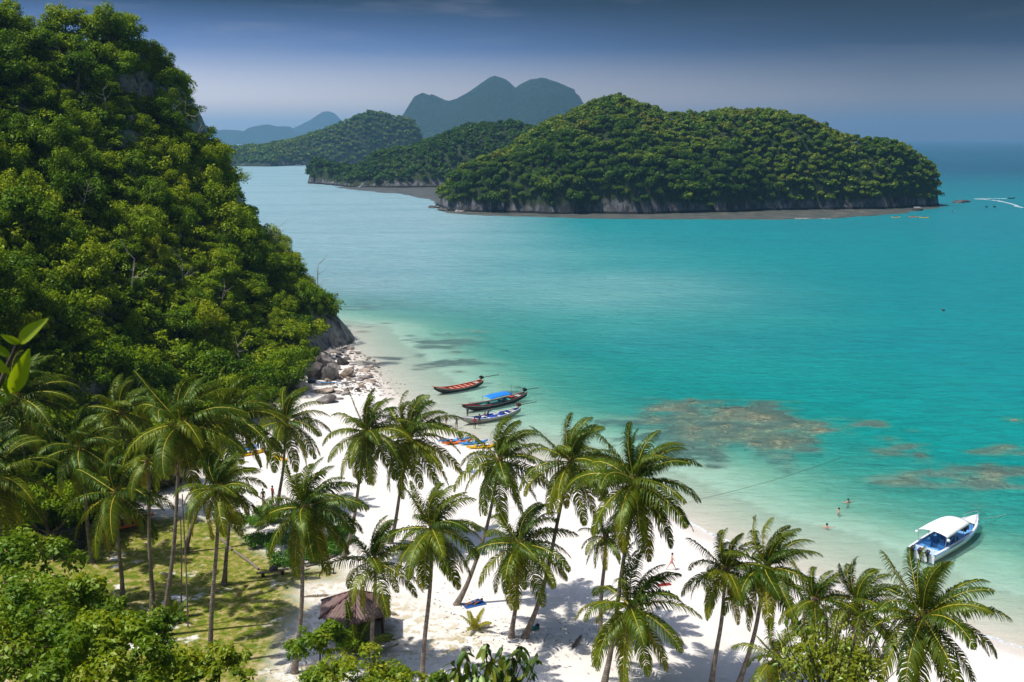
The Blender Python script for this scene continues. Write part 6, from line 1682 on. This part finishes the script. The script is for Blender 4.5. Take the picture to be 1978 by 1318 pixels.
# wake of the speeding boat
def ribbon(label, pxs_, w0, w1, name='wake'):
    pp = [P(a, b_, .03) for a, b_ in pxs_]; V, Q = [], []; n_ = len(pp)
    fine = []
    for i in range(n_ - 1):
        for k in range(10): fine.append(pp[i] + (pp[i + 1] - pp[i]) * (k / 10))
    fine.append(pp[-1]); m_ = len(fine)
    for i, p in enumerate(fine):
        d = (fine[min(i + 1, m_ - 1)] - fine[max(i - 1, 0)]).normalized(); s_ = Vector((-d.y, d.x, 0)); f = i / (m_ - 1)
        w = (w0 + (w1 - w0) * f) * (.5 + .9 * float(vnoise(i * .9, 1, 3))); j = 1.0 * (float(vnoise(i * .5, 4, 9)) - .5) * w
        V += [p + s_ * (w / 2 + j), p + Vector((0, 0, .22 * (1 - f))), p - s_ * (w / 2 - j)]
    for i in range(m_ - 1):
        a = i * 3; Q += [(a, a + 1, a + 4, a + 3), (a + 1, a + 2, a + 5, a + 4)]
    me = np_mesh(name, np.array([tuple(v) for v in V]), np.array(Q), 4, True); me.materials.append(m_foam); o_ = link(name, me); tag(o_, label, kind='stuff'); return o_
m_foam, t, o = new_mat('foam')
pos = geo_pos(t); n1 = noise(t, .8, 5, .7, pos)
df = N(t, 'ShaderNodeBsdfDiffuse'); df.inputs[0].default_value = (.62, .68, .72, 1); tr = N(t, 'ShaderNodeBsdfTransparent'); mx = N(t, 'ShaderNodeMixShader')
lk(t, mrange(t, n1.outputs['Fac'], .40, .56), mx.inputs[0]); lk(t, tr.outputs[0], mx.inputs[1]); lk(t, df.outputs[0], mx.inputs[2]); lk(t, mx.outputs[0], o.inputs[0])
ribbon('white wake curving behind the small dark boat', [(1944, 384), (1915, 383.5), (1886, 385)], 1.5, 6)
ribbon('older wake bending back towards the island', [(1978, 402), (1950, 393), (1920, 387), (1900, 385)], 2.5, 3)
ribbon('thin line of surf at the edge of the reef flat', [(1535, 423), (1570, 421.5), (1605, 423)], 1.5, 2.2, 'surf')
# mooring buoy
p = P(1822, 600, .1); root = empty('mooring_buoy', p); tag(root, 'small dark mooring buoy alone on the open bay', 'buoy')
bm = bmesh.new(); bmesh.ops.create_uvsphere(bm, u_segments=12, v_segments=8, radius=.4); mesh_obj('float', bm, P_['paint_dark'], root, True)
tube('ring', [(0, 0, .35), (.08, 0, .5), (0, 0, .6), (-.08, 0, .5), (0, 0, .35)], .03, P_['steel'], root, 5)

# lapping edge of the water and litter under the palms
sh_px = [q for q in SHORE_PX if q[0] > 860]
ribbon('thin lapping edge of foam along the beach', sh_px, .28, .34, 'surf')
V, Q, off = [], [], 0
for (lb, cr_, bs, rp, kw) in PALMS:
    if not bs or bs[1] > 1318: continue
    c0 = PG(*bs)
    for k in range(70):
        x = c0.x + rk.gauss(0, 2.2); y = c0.y + rk.gauss(0, 2.2); z = G(x, y) + .03; a = rk.uniform(0, 3.14); L_ = rk.uniform(.08, .32); w_ = rk.uniform(.015, .04)
        dx, dy = math.cos(a) * L_, math.sin(a) * L_; nx, ny = -math.sin(a) * w_, math.cos(a) * w_
        V += [(x - dx, y - dy, z), (x + nx, y + ny, z + .03), (x + dx, y + dy, z), (x - nx, y - ny, z + .03)]; Q.append((off, off + 1, off + 2, off + 3)); off += 4
me = np_mesh('leaf_litter', np.array(V), np.array(Q), 4); me.materials.append(m_boot); tag(link('leaf_litter', me), 'dry brown bits of frond scattered round the palm feet', kind='stuff')
rsf = np.random.RandomState(3)
for px, py, az_, lb in [(905, 1290, .4, 'fallen dry frond on the sand right of the straight palm'), (770, 1190, 2.6, 'fallen dry frond on the sand behind the straight palm'), (1105, 1255, 1.2, 'fallen dry frond near the teal bag'), (640, 1150, 3.3, 'fallen dry frond on the sand left of the hut')]:
    p = PG(px, py); v, q, tn, mi = frond_arrays(rsf, 2.6, az_, .12, .12, 0, nst=34, ll=.8)
    v[:, 2] = np.clip(v[:, 2] * .3, .0, .25)
    me = np_mesh('fallen_frond', v, q, 4, False, matidx=np.zeros(len(q), int), attrs={'tint': ('FACE', np.full(len(q), .9))}); me.materials.append(m_boot); o_ = link('fallen_frond', me, loc=p + Vector((0, 0, .04))); tag(o_, lb, 'palm frond')
# ------------------------------------------------------------------ air
mh, t, o = new_mat('sea_air')
pv = N(t, 'ShaderNodeVolumePrincipled')
pv.inputs['Density'].default_value = 0.00012
pv.inputs['Color'].default_value = (.29, .52, .74, 1)
pv.inputs['Anisotropy'].default_value = 0.25
lk(t, pv.outputs[0], o.inputs['Volume'])
bm = bmesh.new(); bmesh.ops.create_cube(bm, size=1)
bmesh.ops.scale(bm, vec=(36000, 36000, 1), verts=bm.verts)
for v in bm.verts: v.co.z = -10.2 if v.co.z < 0 else 350
me = bpy.data.meshes.new('haze'); bm.to_mesh(me); bm.free()
tag(link('haze', me, mats=[mh]), 'thin blue sea haze over the bay', kind='stuff')
